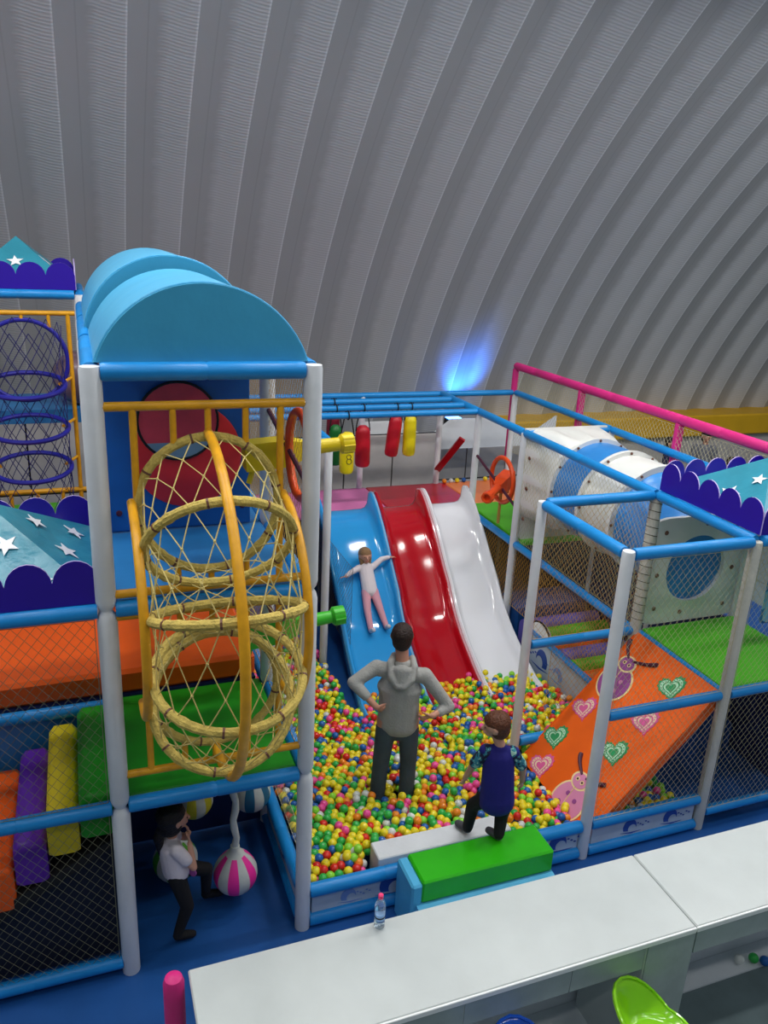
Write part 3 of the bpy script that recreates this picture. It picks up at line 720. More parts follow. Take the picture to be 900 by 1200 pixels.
wave_panel('wave printed kerb panel between the tower and ball pit', (1.2, .08, .12), (0, 1, 0), 3.4, .18, [(.5, .9, 'wave_blue'), (1.4, .9, 'wave_light')])
o = MB().box((4.735, 1.25, .47), (4.815, 3.05, .52), bev=.015).build('pit_rim', 'deck_blue', smooth=False); tag(o, 'blue padded rim on the pit wall beside the coloured rolls', 'pad')
net('low cord net along the tower side kerb of the ball pit', (1.26, .08, .38), (0, 1, 0), (0, 0, 1), 1.1, .22, 'net_cord', .05)
net('diamond safety net on the lower front of the cage', (3.66, -.02, .38), (1, 0, 0), (0, 0, 1), 1.09, H-.42, pitch=.062)
net('diamond safety net on the upper front of the cage', (3.66, -.02, H+.05), (1, 0, 0), (0, 0, 1), 1.09, H-.1, pitch=.062)
net('diamond safety net right of the cage front, lower part', (4.86, -.02, .22), (1, 0, 0), (0, 0, 1), 2.2, H-.26, pitch=.062)
net('diamond safety net right of the cage front, upper part', (4.86, -.02, H+.05), (1, 0, 0), (0, 0, 1), 2.2, H-.1, pitch=.062)
net('diamond safety net on the cage rear above the middle rail', (3.66, 1.2, H+.05), (1, 0, 0), (0, 0, 1), 1.09, H-.1, 'net_brown', .062)
net('brown safety net on the cage rear below the middle rail', (3.9, 1.22, .6), (1, 0, 0), (0, 0, 1), .85, H-.65, 'net_brown', .062, .0021)
net('brown safety net between pit and crawl tunnel below deck level', (4.8, 1.25, .55), (0, 1, 0), (0, 0, 1), 3.5, H-.6, 'net_brown', .062, .0021)
net('diamond safety net between pit and crawl tunnel above deck level', (4.8, 1.25, H+.05), (0, 1, 0), (0, 0, 1), 2.3, H-.1, 'net_cord', .062)
net('tall square net under the pink rail', (6.02, .1, 2*H-.9), (0, 1, 0), (0, 0, 1), 5.9, 1.2, 'net_cord', .06, .0017)
net('dark net at the left flank of the blue slide', (2.66, 3.4, .3), (0, 1, 0), (0, 0, 1), 1.4, 1.0, 'net_dark', .06)
# added dark boards standing in for the shade under the decks
for nm, a, b in (('added dark board for the shade under the slide deck at its rear', (1.25, 6.05, .02), (6, 6.09, H-.05)),
                 ('added dark board for the shade under the crawl tunnel on the far right', (5.98, .1, .02), (6.02, 6.0, H-.05)),
                 ('added dark board for the shade under the slide deck front edge', (2.72, 4.93, .02), (4.78, 4.96, H-.03))):
    o = MB().box(a, b).build('shade_board', 'dark_board', smooth=False); tag(o, nm, 'board')

# decks as coloured mats on one level
def deck(label, a, b, mt):
    o = MB().box(a, b, bev=.012).build('deck_mat', mt, smooth=False); tag(o, label, 'deck mat')
deck('pink vinyl deck mat left of the red one behind the slides', (1.3, 4.98, H-.03), (3.69, 6.0, H+.03), 'vinyl_pink')
deck('red glossy vinyl deck mat behind the red and white slides', (3.70, 4.98, H-.03), (4.93, 6.0, H+.03), 'vinyl_red')
deck('orange vinyl deck mat behind the orange toy cannon', (4.94, 5.02, H-.03), (5.95, 6.0, H+.03), 'vinyl_salmon')
deck('green vinyl deck mat beside the orange toy cannon', (4.86, 3.5, H-.03), (5.95, 5.0, H+.03), 'vinyl_green_mat')
deck('bright green vinyl deck mat in front of the round tunnel mouth', (4.85, .05, H-.03), (5.95, 1.16, H+.03), 'vinyl_green_mat')
# sloping red bar
o = MB().prism([(-.05, 0), (.05, 0), (.05, 1.0), (-.05, 1.0)], (4.80, 5.98, 1.60), (.85, 0, -.52), Vector((0, -.75, .66)), .03).build('slanted_bar', 'vinyl_red', smooth=False)
tag(o, 'slanted dark red padded bar at the back of the red deck', 'bar')
# ------------------------------------------------------------ slides
EDGE = [(5.0, 1.57), (4.8, 1.55), (4.55, 1.43), (4.3, 1.21), (4.1, 1.0), (3.88, .79), (3.67, .60), (3.5, .49), (3.25, .37), (2.98, .28), (2.7, .20), (2.45, .14), (2.3, .11)]
def smooth_path(P, n):
    P = [Vector((0, a, b)) for a, b in P]; out = []
    for i in range(len(P)-1):
        p0, p1, p2, p3 = P[max(i-1, 0)], P[i], P[i+1], P[min(i+2, len(P)-1)]
        for k in range(n):
            t = k/n
            q = .5*((2*p1)+(-p0+p2)*t+(2*p0-5*p1+4*p2-p3)*t*t+(-p0+3*p1-3*p2+p3)*t**3); out.append((q.y, q.z))
    out.append((P[-1].y, P[-1].z)); return out
EP = smooth_path(EDGE, 5)
def slide(label, x0, x1, mt, flange, flare=0):
    t = thing('slide', label, 'slide', ((x0+x1)/2, 3.8, 0))
    w = x1-x0; pr = [(0, -.16), (0, 0), (.012, .012), (.035, .012), (.05, 0), (.06, -.06), (.09, -.115), (.14, -.135), (w/2, -.14), (w-.14, -.135), (w-.09, -.115), (w-.06, -.06), (w-.05, 0), (w-.035, .012), (w-.012, .012), (w, 0), (w, -.16)]
    # inner (upper) skin
    vs = []; n = len(pr)
    for i, (y, z) in enumerate(EP):
        rise = .10*max(0, 1-abs(y-4.9)/.35)
        for u, dz in pr:
            k = .17*min(max((3.85-y)/1.4, 0), 1)
            vs.append((x0+u-k, y, z+dz+(rise if dz > -.03 else 0)))
    fs = [(i*n+j, i*n+j+1, (i+1)*n+j+1, (i+1)*n+j) for i in range(len(EP)-1) for j in range(n-1)]
    me = MB().add(vs, fs).build('chute', mt, t, angle=math.radians(60))
    s = me.modifiers.new('skin', 'SOLIDIFY'); s.thickness = .012; s.offset = -1
    # thin rolled rim on both rails
    for nm, u in (('rail_rim', .024), ('rail_rim', w-.024)):
        MB().tube([(x0+u-.17*min(max((3.85-y)/1.4, 0), 1), y, z+.012+.10*max(0, 1-abs(y-4.9)/.35)) for y, z in EP], .014, 8).build(nm, flange if u > .1 else mt, t)
mm('slide_blue_rim', '#7fb8e0', .15, coat=.6); mm('slide_red_rim', '#d8a0a8', .15, coat=.6)
slide('glossy blue slide, left of the three', 2.64, 3.425, 'slide_blue', 'slide_blue_rim', .10)
slide('glossy red slide between the blue and white ones', 3.43, 4.105, 'slide_red', 'slide_red_rim')
slide('glossy white slide, right of the three', 4.11, 4.785, 'slide_white', 'slide_white')
# white round drum end beside the white slide
t = thing('net_drum', 'white netted round drum beside the foot of the white slide', 'drum', (4.9, 2.95, .3))
MB().lathe((4.84, 2.78, .42), (-1, 0, .0), [(0, .22), (.03, .24), (.06, .22), (.07, .18), (.075, .001)], 28).build('drum_skin', 'plastic_white', t)
MB().ring((4.80, 2.78, .42), (1, 0, 0), .235, .012, 32, 8).build('drum_rim', 'rubber', t)
# ------------------------------------------------------------ coloured foam rolls beyond the pit wall
rolls = [('lilac', 'vinyl_lilac', 'half hidden behind the orange ramp'), ('orange', 'vinyl_orange', 'first past the orange ramp'), ('green', 'vinyl_green_mat', 'second past the orange ramp'),
         ('lilac', 'vinyl_lilac', 'third past the orange ramp'), ('orange', 'vinyl_orange', 'right under the blue rail'), ('green', 'vinyl_green_mat', 'just above the blue rail'), ('lilac', 'vinyl_lilac', 'farthest of the row')]
y = 1.90; z = .24
for cn, mt, pl in rolls:
    w = .205
    pr = [(y+w/2+w/2*.98*math.cos(a), z-.09+.10*math.sin(a)) for a in np.linspace(0, PI, 12)]+[(y, .02), (y+w, .02)]
    o = MB().prism(pr, (5.38, 0, 0), (0, 1, 0), (0, 0, 1), 1.05).build('foam_roll', mt, angle=.7)
    tag(o, cn+' foam roll, '+pl, 'foam roll', 'foam rolls beyond the pit wall')
    y += w+.003; z += .035
o = MB().box((4.86, 3.45, .02), (5.9, 3.9, .55), bev=.03).build('foam_block', 'mat_blue', smooth=False); tag(o, 'dark blue foam block at the end of the coloured rolls', 'foam block')
# dark blue play floor and light blue slab seen low at right
o = MB().prism([(4.86, .02), (5.95, .02), (5.95, .3), (5.5, .75), (4.86, .45)], (0, 1.0, 0), (1, 0, 0), (0, 0, 1), .25).build('foam_wedge', 'mat_blue', smooth=False); tag(o, 'dark blue foam wedge under the bright green deck', 'foam wedge')
# ------------------------------------------------------------ orange ramp with prints
ra = Vector((3.66, .04, .16)); rb = Vector((4.80, .04, H)); RU = (rb-ra).normalized(); RL = (rb-ra).length; RV = Vector((0, 1, 0)); RN = RU.cross(RV)
if RN.z < 0: RN = -RN
rt = thing('climbing_ramp', 'orange foam climbing ramp with printed hearts and ladybirds', 'ramp', (4.2, .6, .2))
mb = MB(); mb.prism([(0, 0), (RL, 0), (RL, 1.12), (0, 1.12)], ra-RN*.05, RU, RV, .10); mb.build('ramp_pad', 'ramp_orange', rt, smooth=False)
mb = MB()
for v in (0.0, 1.12): mb.tube([ra+RV*v+RN*.0, ra+RU*RL+RV*v+RN*.0], .008, 6)
mb.build('piping', 'ramp_orange', rt)
def RP(u, v, n=0): return ra+RU*u+RV*v+RN*(.003+n)
def heart(s, n=28, wob=0):
    P = []
    for i in range(n):
        t = 2*PI*i/n; x_ = 16*math.sin(t)**3; y_ = 13*math.cos(t)-5*math.cos(2*t)-2*math.cos(3*t)-math.cos(4*t)
        k = s/17*(1+wob*(1 if i % 2 else 0)); P.append((x_*k, (y_+2)*k))
    return P
def print_on(poly, u, v, mt, name, par, n, rot=0, w=.003):
    A = RU*math.cos(rot)+RV*math.sin(rot); Bv = -RU*math.sin(rot)+RV*math.cos(rot)
    MB().prism(poly, RP(u, v, n), A, Bv, w).build(name, mt, par, smooth=False)
def circ(r, n=24, rx=1): return [(r*rx*math.cos(2*PI*i/n), r*math.sin(2*PI*i/n)) for i in range(n)]
def add_heart(u, v, c, pale, s=.10, rot=-PI/2):
    h = MB(); A = RU*math.cos(rot)+RV*math.sin(rot); Bv = -RU*math.sin(rot)+RV*math.cos(rot)
    p = h.prism(heart(s*1.12, 44, .14), RP(u, v, 0), A, Bv, .006).build('heart', c, rt, smooth=False)
    print_on(heart(s*.98), u, v, pale, 'heart_border', p, .005, rot); print_on(heart(s*.74), u, v, c, 'heart_band', p, .007, rot)
    print_on(heart(s*.62), u, v, pale, 'heart_line', p, .009, rot); print_on(heart(s*.45), u, v, c, 'heart_core', p, .011, rot)
    mb = MB()
    for i, (a, b) in enumerate(heart(s*.86, 26)):
        q = RP(u, v, .0078)+A*a+Bv*b; mb.prism(circ(.0055, 6), q, RU, RV, .003)
    mb.build('heart_dots', c, p, smooth=False)
HR = -PI*.27
for u, v, c, p in ((.76, .95, 'print_pink', 'print_palepink'), (.38, .97, 'print_green', 'print_palegreen'), (.66, .36, 'print_green', 'print_palegreen'),
                   (1.04, .34, 'print_pink', 'print_palepink'), (1.42, .38, 'print_green', 'print_palegreen'), (.10, .86, 'print_pink', 'print_palepink')):
    add_heart(u, v, c, p, rot=HR, s=.118)
def ladybird(u, v, body, hu, hv, e1, e2):
    K = 1.25
    mb = MB(); mb.prism(circ(.155*K, 32), RP(u, v, 0), RU, RV, .008); b = mb.build('ladybird_print', 'print_cream', rt, smooth=False)
    print_on(circ(.14*K, 32), u, v, body, 'ladybird_back', b, .006)
    MB().prism(circ(.085*K, 24, .8), RP(hu, hv, .004), RU, RV, .008).build('ladybird_head_edge', 'print_cream', b, smooth=False)
    print_on(circ(.068*K, 24, .8), hu, hv, body, 'ladybird_head', b, .010)
    for du, dv in ((.0, .033), (.0, -.033)):
        print_on(circ(.020, 12), hu+du, hv+dv, 'print_cream', 'ladybird_eye', b, .013); print_on(circ(.011, 10), hu+du, hv+dv, 'print_dark', 'ladybird_pupil', b, .015)
    a0 = RP(u-.13*(hu-u)/.2, v-.02, .012); MB().tube([RP(u-.13, v, .011), RP(hu-.07, hv, .011)], .004, 4).build('wing_line', 'print_cream', b)
    for q in ((-.06, .07), (-.06, -.07), (.05, .05), (.04, -.06)): print_on(circ(.022, 12), u+q[0], v+q[1], 'print_lilac' if body == 'print_purple' else 'print_purple', 'ladybird_spot', b, .010)
    for (eu, ev, sg) in ((*e1, 1), (*e2, -1)):
        P0 = (hu+.05, hv+.03*sg); pts = [RP(P0[0]+(eu-P0[0])*t+.0, P0[1]+(ev-P0[1])*t+.05*sg*math.sin(PI*t)*.6, .008) for t in np.linspace(0, 1, 7)]
        MB().tube(pts, [.012, .014, .016, .018, .02, .022, .018], 8).build('feeler', 'print_dark', b)
ladybird(1.14, .90, 'print_purple', 1.35, .93, (1.56, 1.10), (1.52, .66))
ladybird(.08, .38, 'print_lilac', .28, .42, (.46, .62), (.42, .20))

# ============================================================ FOAM STEP, BEAM
t = thing('foam_step', 'light blue foam entry step with a glossy green top pad', 'foam step', (2.5, -.25, 0))
MB().prism([(-.60, .02), (-.06, .02), (-.06, .33), (-.37, .33), (-.66, .27)], (2.50, 0, 0), (0, 1, 0), (0, 0, 1), 1.12).build('base_block', 'vinyl_sky', t, smooth=False)
MB().box((1.98, -.36, .33), (3.06, -.055, .52), bev=.014).build('green_pad', 'vinyl_green', t, smooth=False)
MB().box((1.90, -.36, .0), (1.985, -.055, .50), bev=.015).build('end_pad', 'vinyl_sky', t, smooth=False)
o = MB().box((1.80, .055, .10), (2.93, .245, .415), bev=.008).build('balance_beam', 'white_pad', smooth=False); tag(o, 'white padded beam lying along the pit edge behind the green step', 'beam')

# ============================================================ CRAWL TUNNEL with front panel
tn = thing('crawl_tunnel', 'white and blue plastic crawl tunnel on the right deck', 'tunnel', (5.4, 2.4, H))
TX, TZ, TR = 5.36, H+.86, .54
# front plate with a round hole
def plate(y, x0, x1, z0, z1, cx, cz, R, name, mt, th=.04, n=48):
    vs = []; fs = []
    for yy in (y-th/2, y+th/2):
        for i in range(n):
            a = 2*PI*i/n; vs.append((cx+R*math.cos(a), yy, cz+R*math.sin(a)))
        for i in range(n):
            a = 2*PI*i/n; c_, s_ = math.cos(a), math.sin(a); k = 1e9
            if c_ > 1e-6: k = min(k, (x1-cx)/c_)
            if c_ < -1e-6: k = min(k, (x0-cx)/c_)
            if s_ > 1e-6: k = min(k, (z1-cz)/s_)
            if s_ < -1e-6: k = min(k, (z0-cz)/s_)
            vs.append((cx+k*c_, yy, cz+k*s_))
    for s in (0, 2*n):
        for i in range(n): j = (i+1) % n; fs.append((s+i, s+j, s+n+j, s+n+i))
    for i in range(n):
        j = (i+1) % n; fs.append((i, j, 2*n+j, 2*n+i)); fs.append((n+i, n+j, 3*n+j, 3*n+i))
    return MB().add(vs, fs).build(name, mt, tn, angle=.6)
fp = plate(1.22, 4.88, 5.94, H+.03, H+1.12, 5.40, H+.58, .34, 'front_plate', 'plastic_white')
for bx, bz in ((4.98, H+.2), (5.3, H+.13), (5.82, H+.16), (4.98, H+.98), (5.85, H+.55), (5.45, H+1.04), (4.95, H+.55), (5.82, H+1.0)):
    MB().lathe((bx, 1.205, bz), (0, -1, 0), [(0, .024), (.01, .022), (.016, .001)], 12).build('bolt', 'bolt', fp)
MB().lathe((5.40, 1.24, H+.58), (0, 1, 0), [(0, .345), (.10, .36), (.32, .40)], 32).build('tunnel_mouth', 'plastic_blue', tn)
# rising elbow from the plate to the main pipe
vs = []; n = 40; K = 8
for i in range(K+1):
    t_ = i/K; e_ = t_*t_*(3-2*t_)
    for k in range(n):
        a = 2*PI*k/n; R_ = .40+.13*e_
        vs.append((5.40+(TX-5.40)*e_+R_*math.cos(a), 1.27+.55*t_, H+.58+(TZ-H-.58)*e_+R_*math.sin(a)))
MB().add(vs, [(i*n+k, i*n+(k+1) % n, (i+1)*n+(k+1) % n, (i+1)*n+k) for i in range(K) for k in range(n)]).build('elbow', 'plastic_blue', tn, angle=.9)
MB().lathe((5.40, 1.60, H+.58), (0, -1, 0), [(0, .33), (.01, .001)], 32).build('inner_wall', 'panel_blue', tn)  # blue wall inside the tunnel, behind its mouth
def seg_(y0, y1, r0, r1, mt, name='tunnel_section', c0=TZ, c1=TZ):
    n = 10; vs = []; m_ = 36
    o = MB(); pr = [(i/n*(y1-y0), r0+(r1-r0)*i/n+.012*math.sin(PI*i/n)) for i in range(n+1)]
    o.lathe((TX, y0, TZ), (0, 1, 0), pr, m_); return o.build(name, mt, tn, angle=.9)
seg_(1.82, 2.36, .54, .54, 'plastic_white'); seg_(2.40, 2.92, .54, .54, 'plastic_blue')
for yy in (1.82, 2.38, 2.94):
    fl_ = MB().lathe((TX, yy-.025, TZ), (0, 1, 0), [(0, .54), (0, .585), (.05, .585), (.05, .54)], 40).build('flange', 'plastic_white' if yy < 2.8 else 'plastic_white', tn, angle=.6)
    for k in range(12):
        a = 2*PI*k/12; p = (TX+.563*math.cos(a), yy-.03, TZ+.563*math.sin(a)); MB().lathe(p, (0, -1, 0), [(0, .016), (.012, .012), (.013, .001)], 8).build('bolt', 'bolt', fl_)
# ribbed flare from round to square
vs = []; n = 48; K = 10
for i in range(K+1):
    t_ = i/K; yy = 2.96+.62*t_
    for k in range(n):
        a = 2*PI*k/n; c_, s_ = math.cos(a), math.sin(a); e = 2+6*t_
        r = (abs(c_)**e+abs(s_)**e)**(-1/e); R_ = (.54+.02*t_)*r*(1+.045*math.cos(12*a)*math.sin(PI*t_))
        vs.append((TX+R_*c_, yy, TZ+R_*s_))
fs = [(i*n+k, i*n+(k+1) % n, (i+1)*n+(k+1) % n, (i+1)*n+k) for i in range(K) for k in range(n)]
fr_ = MB().add(vs, fs).build('ribbed_flare', 'plastic_white', tn, angle=.9)
plate(3.60, TX-.56, TX+.56, H+.03, H+1.42, TX, TZ, .52, 'rear_plate', 'plastic_white')
for z_ in (H+.2, H+.58, H+.95):
    MB().lathe((TX-.555, 3.45, z_+.15), (-1, 0, 0), [(0, .024), (.014, .02), (.016, .001)], 10).build('bolt', 'bolt', fr_)

# pink upper rail frame
t = thing('pink_rail', 'tall pink padded rail frame at the rear right of the cages', 'rail', (6.05, 3, 2*H))
beam((6.06, 6.15, 3.10), (6.06, -.6, 3.10), t, r=.055, m='pink_pad', name='top_rail')
for y_ in (6.15, 4.40, 2.50, .6): beam((6.06, y_, 3.06), (6.06, y_, 1.7), t, r=.05, m='pink_pad', name='upright')
# printed clear panel at the right edge
t = thing('printed_panel', 'pale blue printed panel with a green patch at the right picture edge', 'panel', (6.6, .9, 0))
MB().box((6.05, .88, H+.06), (7.2, .92, 2*H-.1)).build('print_sheet', 'far_print', t, smooth=False)
MB().tube([(6.06, .86, H+.1), (6.06, .86, H+.9), (6.25, .86, H+1.15), (6.8, .86, H+1.2)], .03, 8).build('pale_edging', 'slide_blue_rim', t)
MB().box((6.25, .86, H+.35), (6.6, .875, H+.6)).build('green_patch', 'vinyl_green_mat', t, smooth=False)

# ------------------------------------------------------------ punching bags
def bag(label, x, y, ztop, L, r, mt, lean=0, strap='black', band=None):
    r *= 1.3; L *= 1.06
    t = thing('punch_bag', label, 'punch bag', (x, y, ztop-L), None)
    ax = Vector((lean, 0, -1)).normalized(); c = Vector((x, y, ztop))
    pr = [(0, r*.45), (.03, r*.8), (.08, r*.95), (L*.5, r), (L-.05, r*.98), (L-.015, r*.85), (L, r*.5)]
    MB().lathe(c, ax, pr, 20).build('bag_body', mt, t)
    mb = MB()
    for sx in (-1, 1):
        mb.tube([c+ax*.07+Vector((sx*r*.95, 0, 0)), c+ax*.0+Vector((sx*r*.85, 0, .02)), Vector((x+sx*r*.35, y, 2*H+.04)), Vector((x+sx*r*.3, y, 2*H+.052))], .008, 6)
    mb.ring((x, y, 2*H), (1, 0, 0), .052, .008, 16, 6); mb.build('strap', strap, t)
    if band:
        mb = MB(); q = c+ax*(L*.55)+Vector((0, -r*1.0, 0))
        mb.ring(q, (0, 1, 0), .028, .004, 16, 4); mb.ring(q+Vector((0.005, 0, -.06)), (0, 1, 0), .034, .004, 16, 4); mb.build('outline_print', band, t)
bag('green punch bag behind the yellow toy cannon tip', 2.97, 5.2, 2.52, .50, .065, 'bag_green')
bag('maroon punch bag half hidden at the left of the row', 3.06, 5.6, 2.58, .40, .07, 'bag_maroon')
bag('yellow punch bag with a dark outline print, right of the green one', 3.00, 4.8, 2.52, .50, .07, 'bag_yellow', band='black')
bag('large red punch bag in the middle of the row', 3.34, 5.2, 2.50, .52, .078, 'bag_red', .02)
bag('red punch bag hanging beside the rightmost yellow one', 3.80, 5.2, 2.62, .52, .07, 'bag_red', -.10)
bag('yellow punch bag, rightmost of the hanging row', 4.00, 5.2, 2.62, .52, .068, 'bag_yellow')

# ============================================================ BALL PIT BALLS
RB = .0355
def pit_surface():
    pts = []
    dx = .0705; dy = dx*.866
    rng = np.random.RandomState(3)
    PH = [(rng.uniform(0, 6.28), rng.uniform(1.2, 4), rng.uniform(0, 6.28)) for _ in range(8)]
    def surf(x, y):
        s = .33+.02*sum(math.sin(f*(x*math.cos(a)+y*math.sin(a))+p) for a, f, p in PH)/2.2
        d = math.hypot(x-2.24, y-.95); s -= .05*math.exp(-(d/.3)**2)
        s -= .20*min(max((y-1.0)/1.3, 0), 1)
        if y < 1.2: s -= .13*min(max((x-3.4)/.35, 0), 1)
        return s
    j = 0; y = .10
    while y < 4.85:
        x = 1.30+(dx/2 if j % 2 else 0)
        while x < 4.72:
            for layer in (0, 1, 2):
                px = x+rng.uniform(-.014, .014)+(dx/2 if layer == 1 else 0); py = y+rng.uniform(-.014, .014)+(.026 if layer == 1 else 0)
                if layer == 2:
                    if rng.rand() > .16: continue
                    px += dx/2; py += .03
                z = surf(px, py)-RB+(0, -.054, .046)[layer]+rng.uniform(-.012, .012)
                ok = px > 1.29 and px < 4.72 and py > .09
                if px > 2.42 and py > 3.0: ok = False
                if px > 2.38 and px < 2.66 and py > 2.5: ok = False
                if py > 4.8: ok = False
                # below the slide bed?
                if px > 2.40 and py > 2.72: ok = False
                if px > 2.46 and py > 2.22:
                    bed = np.interp(py, [p[0] for p in EDGE[::-1]], [p[1] for p in EDGE[::-1]])-.15
                    if z < bed+RB+.02: ok = False
                # ramp
                if px > 3.62 and py < 1.19:
                    rz = .16+(px-3.66)*((H-.16)/1.14)
                    if z > rz-.19 and z < rz+.05: ok = False
                    if z > rz+.06 and px > 4.0: ok = False
                # beam and step
                if 1.74 < px < 2.99 and py < .29: ok = False
                if abs(py-1.2) < .09 and px > 3.55 and z > .2: ok = False
                # legs of the man
                for lx, ly in ((2.12, .99), (2.37, .93)):
                    if math.hypot(px-lx, py-ly) < .105: ok = False
                for qx, qy in ((3.6, 1.2), (2.4, 3.6), (3.6, 0), (4.8, 3.6)):
                    if math.hypot(px-qx, py-qy) < .095: ok = False
                if ok: pts.append((px, py, z, layer))
            x += dx
        y += dy; j += 1
    return pts
BP = pit_surface()
names = [n for n, _, _ in BALLC]; wts = np.array([w for _, _, w in BALLC]); wts = wts/wts.sum()
cols = np.random.choice(len(names), len(BP), p=wts)
def icos(sub):
    import bmesh
    bm = bmesh.new(); bmesh.ops.create_icosphere(bm, subdivisions=sub, radius=RB); me = bpy.data.meshes.new('ball'); bm.to_mesh(me); bm.free()
    me.polygons.foreach_set('use_smooth', [True]*len(me.polygons)); return me
base = icos(3)
bm_ = []
for n in names:
    me = base.copy(); me.name = 'plastic_ball'; me.materials.append(MT['ball_'+n]); bm_.append(me)
C0 = cam.location
order = sorted(range(len(BP)), key=lambda i: (Vector(BP[i][:3])-C0).length+(0 if BP[i][3] != 1 else 1.5)+(1.0 if (BP[i][1] < .14+.0 and BP[i][2] < .3) else 0)+(3 if BP[i][0] > 3.6 and BP[i][1] < 1.2 else 0))
near = set(order[:290])
for i in sorted(near):
    x, y, z, l = BP[i]; o = bpy.data.objects.new('plastic_ball', bm_[cols[i]]); COL.objects.link(o); o.location = (x, y, z)
    zn = ('in the front left corner of the pit by the tower' if x < 1.85 and y < .75 else 'along the tower side kerb of the pit' if x < 1.62 else
          'behind the white beam at the pit front' if x < 2.75 and y < .62 else 'at the pit front right of the boy' if y < .62 else 'around the feet of the man' if x < 2.75 else 'between the boy and the orange ramp')
    tag(o, '%s ball %s' % (names[cols[i]], zn), 'ball', '%s balls %s' % (names[cols[i]], zn))
far = [i for i in range(len(BP)) if i not in near]
def merged(name, idx, mesh):
    nv = len(mesh.vertices); co = np.empty(nv*3); mesh.vertices.foreach_get('co', co); co = co.reshape(-1, 3)
    F = np.array([tuple(p.vertices) for p in mesh.polygons])
    V = (np.array([BP[i][:3] for i in idx])[:, None, :]+co[None]).reshape(-1, 3)
    FF = (F[None]+(np.arange(len(idx))*nv)[:, None, None]).reshape(-1, 3)
    me = bpy.data.meshes.new(name); me.vertices.add(len(V)); me.vertices.foreach_set('co', V.ravel())
    me.loops.add(FF.size); me.loops.foreach_set('vertex_index', FF.ravel().astype(np.int32))
    me.polygons.add(len(FF)); me.polygons.foreach_set('loop_start', np.arange(0, FF.size, 3, dtype=np.int32)); me.polygons.foreach_set('loop_total', np.full(len(FF), 3, dtype=np.int32))
    for n in names: me.materials.append(MT['ball_'+n])
    me.polygons.foreach_set('material_index', np.repeat(cols[idx], len(F)).astype(np.int32))
    me.polygons.foreach_set('use_smooth', np.ones(len(FF), dtype=bool)); me.update(); me.validate()
    o = bpy.data.objects.new(name, me); COL.objects.link(o); return o
o = merged('plastic_balls', far, icos(2)); tag(o, 'deep layer of mixed coloured plastic balls filling the rest of the ball pit', 'balls', kind='stuff')

for x_, c_, pl_ in ((4.92, 'orange', 'leftmost'), (5.03, 'white', 'second'), (5.13, 'yellow', 'third'), (5.24, 'blue', 'fourth'), (5.60, 'yellow', 'rightmost')):
    o = bpy.data.objects.new('plastic_ball', bm_[names.index(c_)]); COL.objects.link(o); o.location = (x_, 5.95, H+.03+RB)
    tag(o, '%s stray %s plastic ball of five at the orange deck rear edge' % (pl_, c_), 'ball', 'stray balls on the orange deck')

# ============================================================ COUNTER, STOOLS, BOTTLE (outside the playground)
CZ = 1.10
for a, b, lb in ((.27, 3.117, 'long white counter top with the water bottle on it'), (3.123, 6.6, 'white counter top right of the joint, towards the right edge')):
    t = thing('worktop', lb, 'counter top', ((a+b)/2, -1.4, CZ-.03))
    MB().box((a, -1.70, CZ-.035), (b, -1.09, CZ), bev=.008).build('slab', 'counter_top', t, smooth=False)
    MB().box((a, -1.708, CZ-.04), (b, -1.695, CZ-.004), bev=.003).build('front_edge', 'counter_edge', t, smooth=False)
t = thing('bar_counter', 'grey tiled counter base with pillars below the white tops', 'counter', (3.2, -1.4, 0))
MB().box((.30, -1.15, 0), (6.6, -1.11, CZ-.036)).build('back_wall', 'white_wall', t, smooth=False)
xs = [.30, .95, 1.62, 2.28, 2.78]
for a, b in zip(xs[:-1], xs[1:]): MB().box((a+.004, -1.69, .88), (b-.004, -1.66, CZ-.037)).build('tile', 'tile_grey', t, smooth=False)
MB().box((.30, -1.685, .885), (2.79, -1.655, CZ-.04)).build('grout_strip', 'grout', t, smooth=False)
MB().box((.30, -1.66, .86), (6.6, -1.64, CZ-.04)).build('apron_board', 'grout', t, smooth=False)
MB().box((2.78, -1.69, 0), (3.13, -1.18, CZ-.037)).build('pillar', 'grout', t, smooth=False)
MB().box((2.788, -1.70, 0.42), (3.122, -1.69, CZ-.04)).build('tile', 'tile_grey', t, smooth=False); MB().box((2.788, -1.70, 0.0), (3.122, -1.69, .412)).build('tile', 'tile_grey', t, smooth=False)
MB().box((3.13, -1.69, .01), (3.135, -1.18, CZ-.04)).build('tile', 'tile_grey', t, smooth=False)
for a, b in ((3.14, 3.9), (3.9, 4.66), (4.66, 5.42), (5.42, 6.6)): MB().box((a+.004, -1.69, .88), (b-.004, -1.66, CZ-.037)).build('tile', 'tile_grey', t, smooth=False)
o = MB().box((.3, -1.33, 0), (6.6, -1.152, .015)).build('floor_strip', 'white_wall', smooth=False); tag(o, 'white floor strip along the foot of the counter wall', 'floor strip')
for (x, y, c) in ((4.10, -1.26, 'white'), (4.21, -1.285, 'green'), (4.27, -1.33, 'blue')):
    o = bpy.data.objects.new('plastic_ball', bm_[names.index(c)]); COL.objects.link(o); o.location = (x, y, RB+(.015 if y >= -1.33 else 0))
    tag(o, 'stray %s plastic ball on the floor under the counter' % c, 'ball')
t = thing('pink_post', 'pink padded post at the left end of the white counter', 'post', (.19, -1.14, 0))
MB().lathe((.19, -1.14, 0), (0, 0, 1), [(0, .055), (1.0, .055), (1.09, .055), (1.125, .045), (1.14, .02), (1.142, .001)], 20).build('foam_sleeve', 'pink_pad', t)
MB().lathe((.19, -1.14, 0), (0, 0, 1), [(0, .09), (.02, .09), (.025, .06)], 20).build('foot_plate', 'rubber', t)
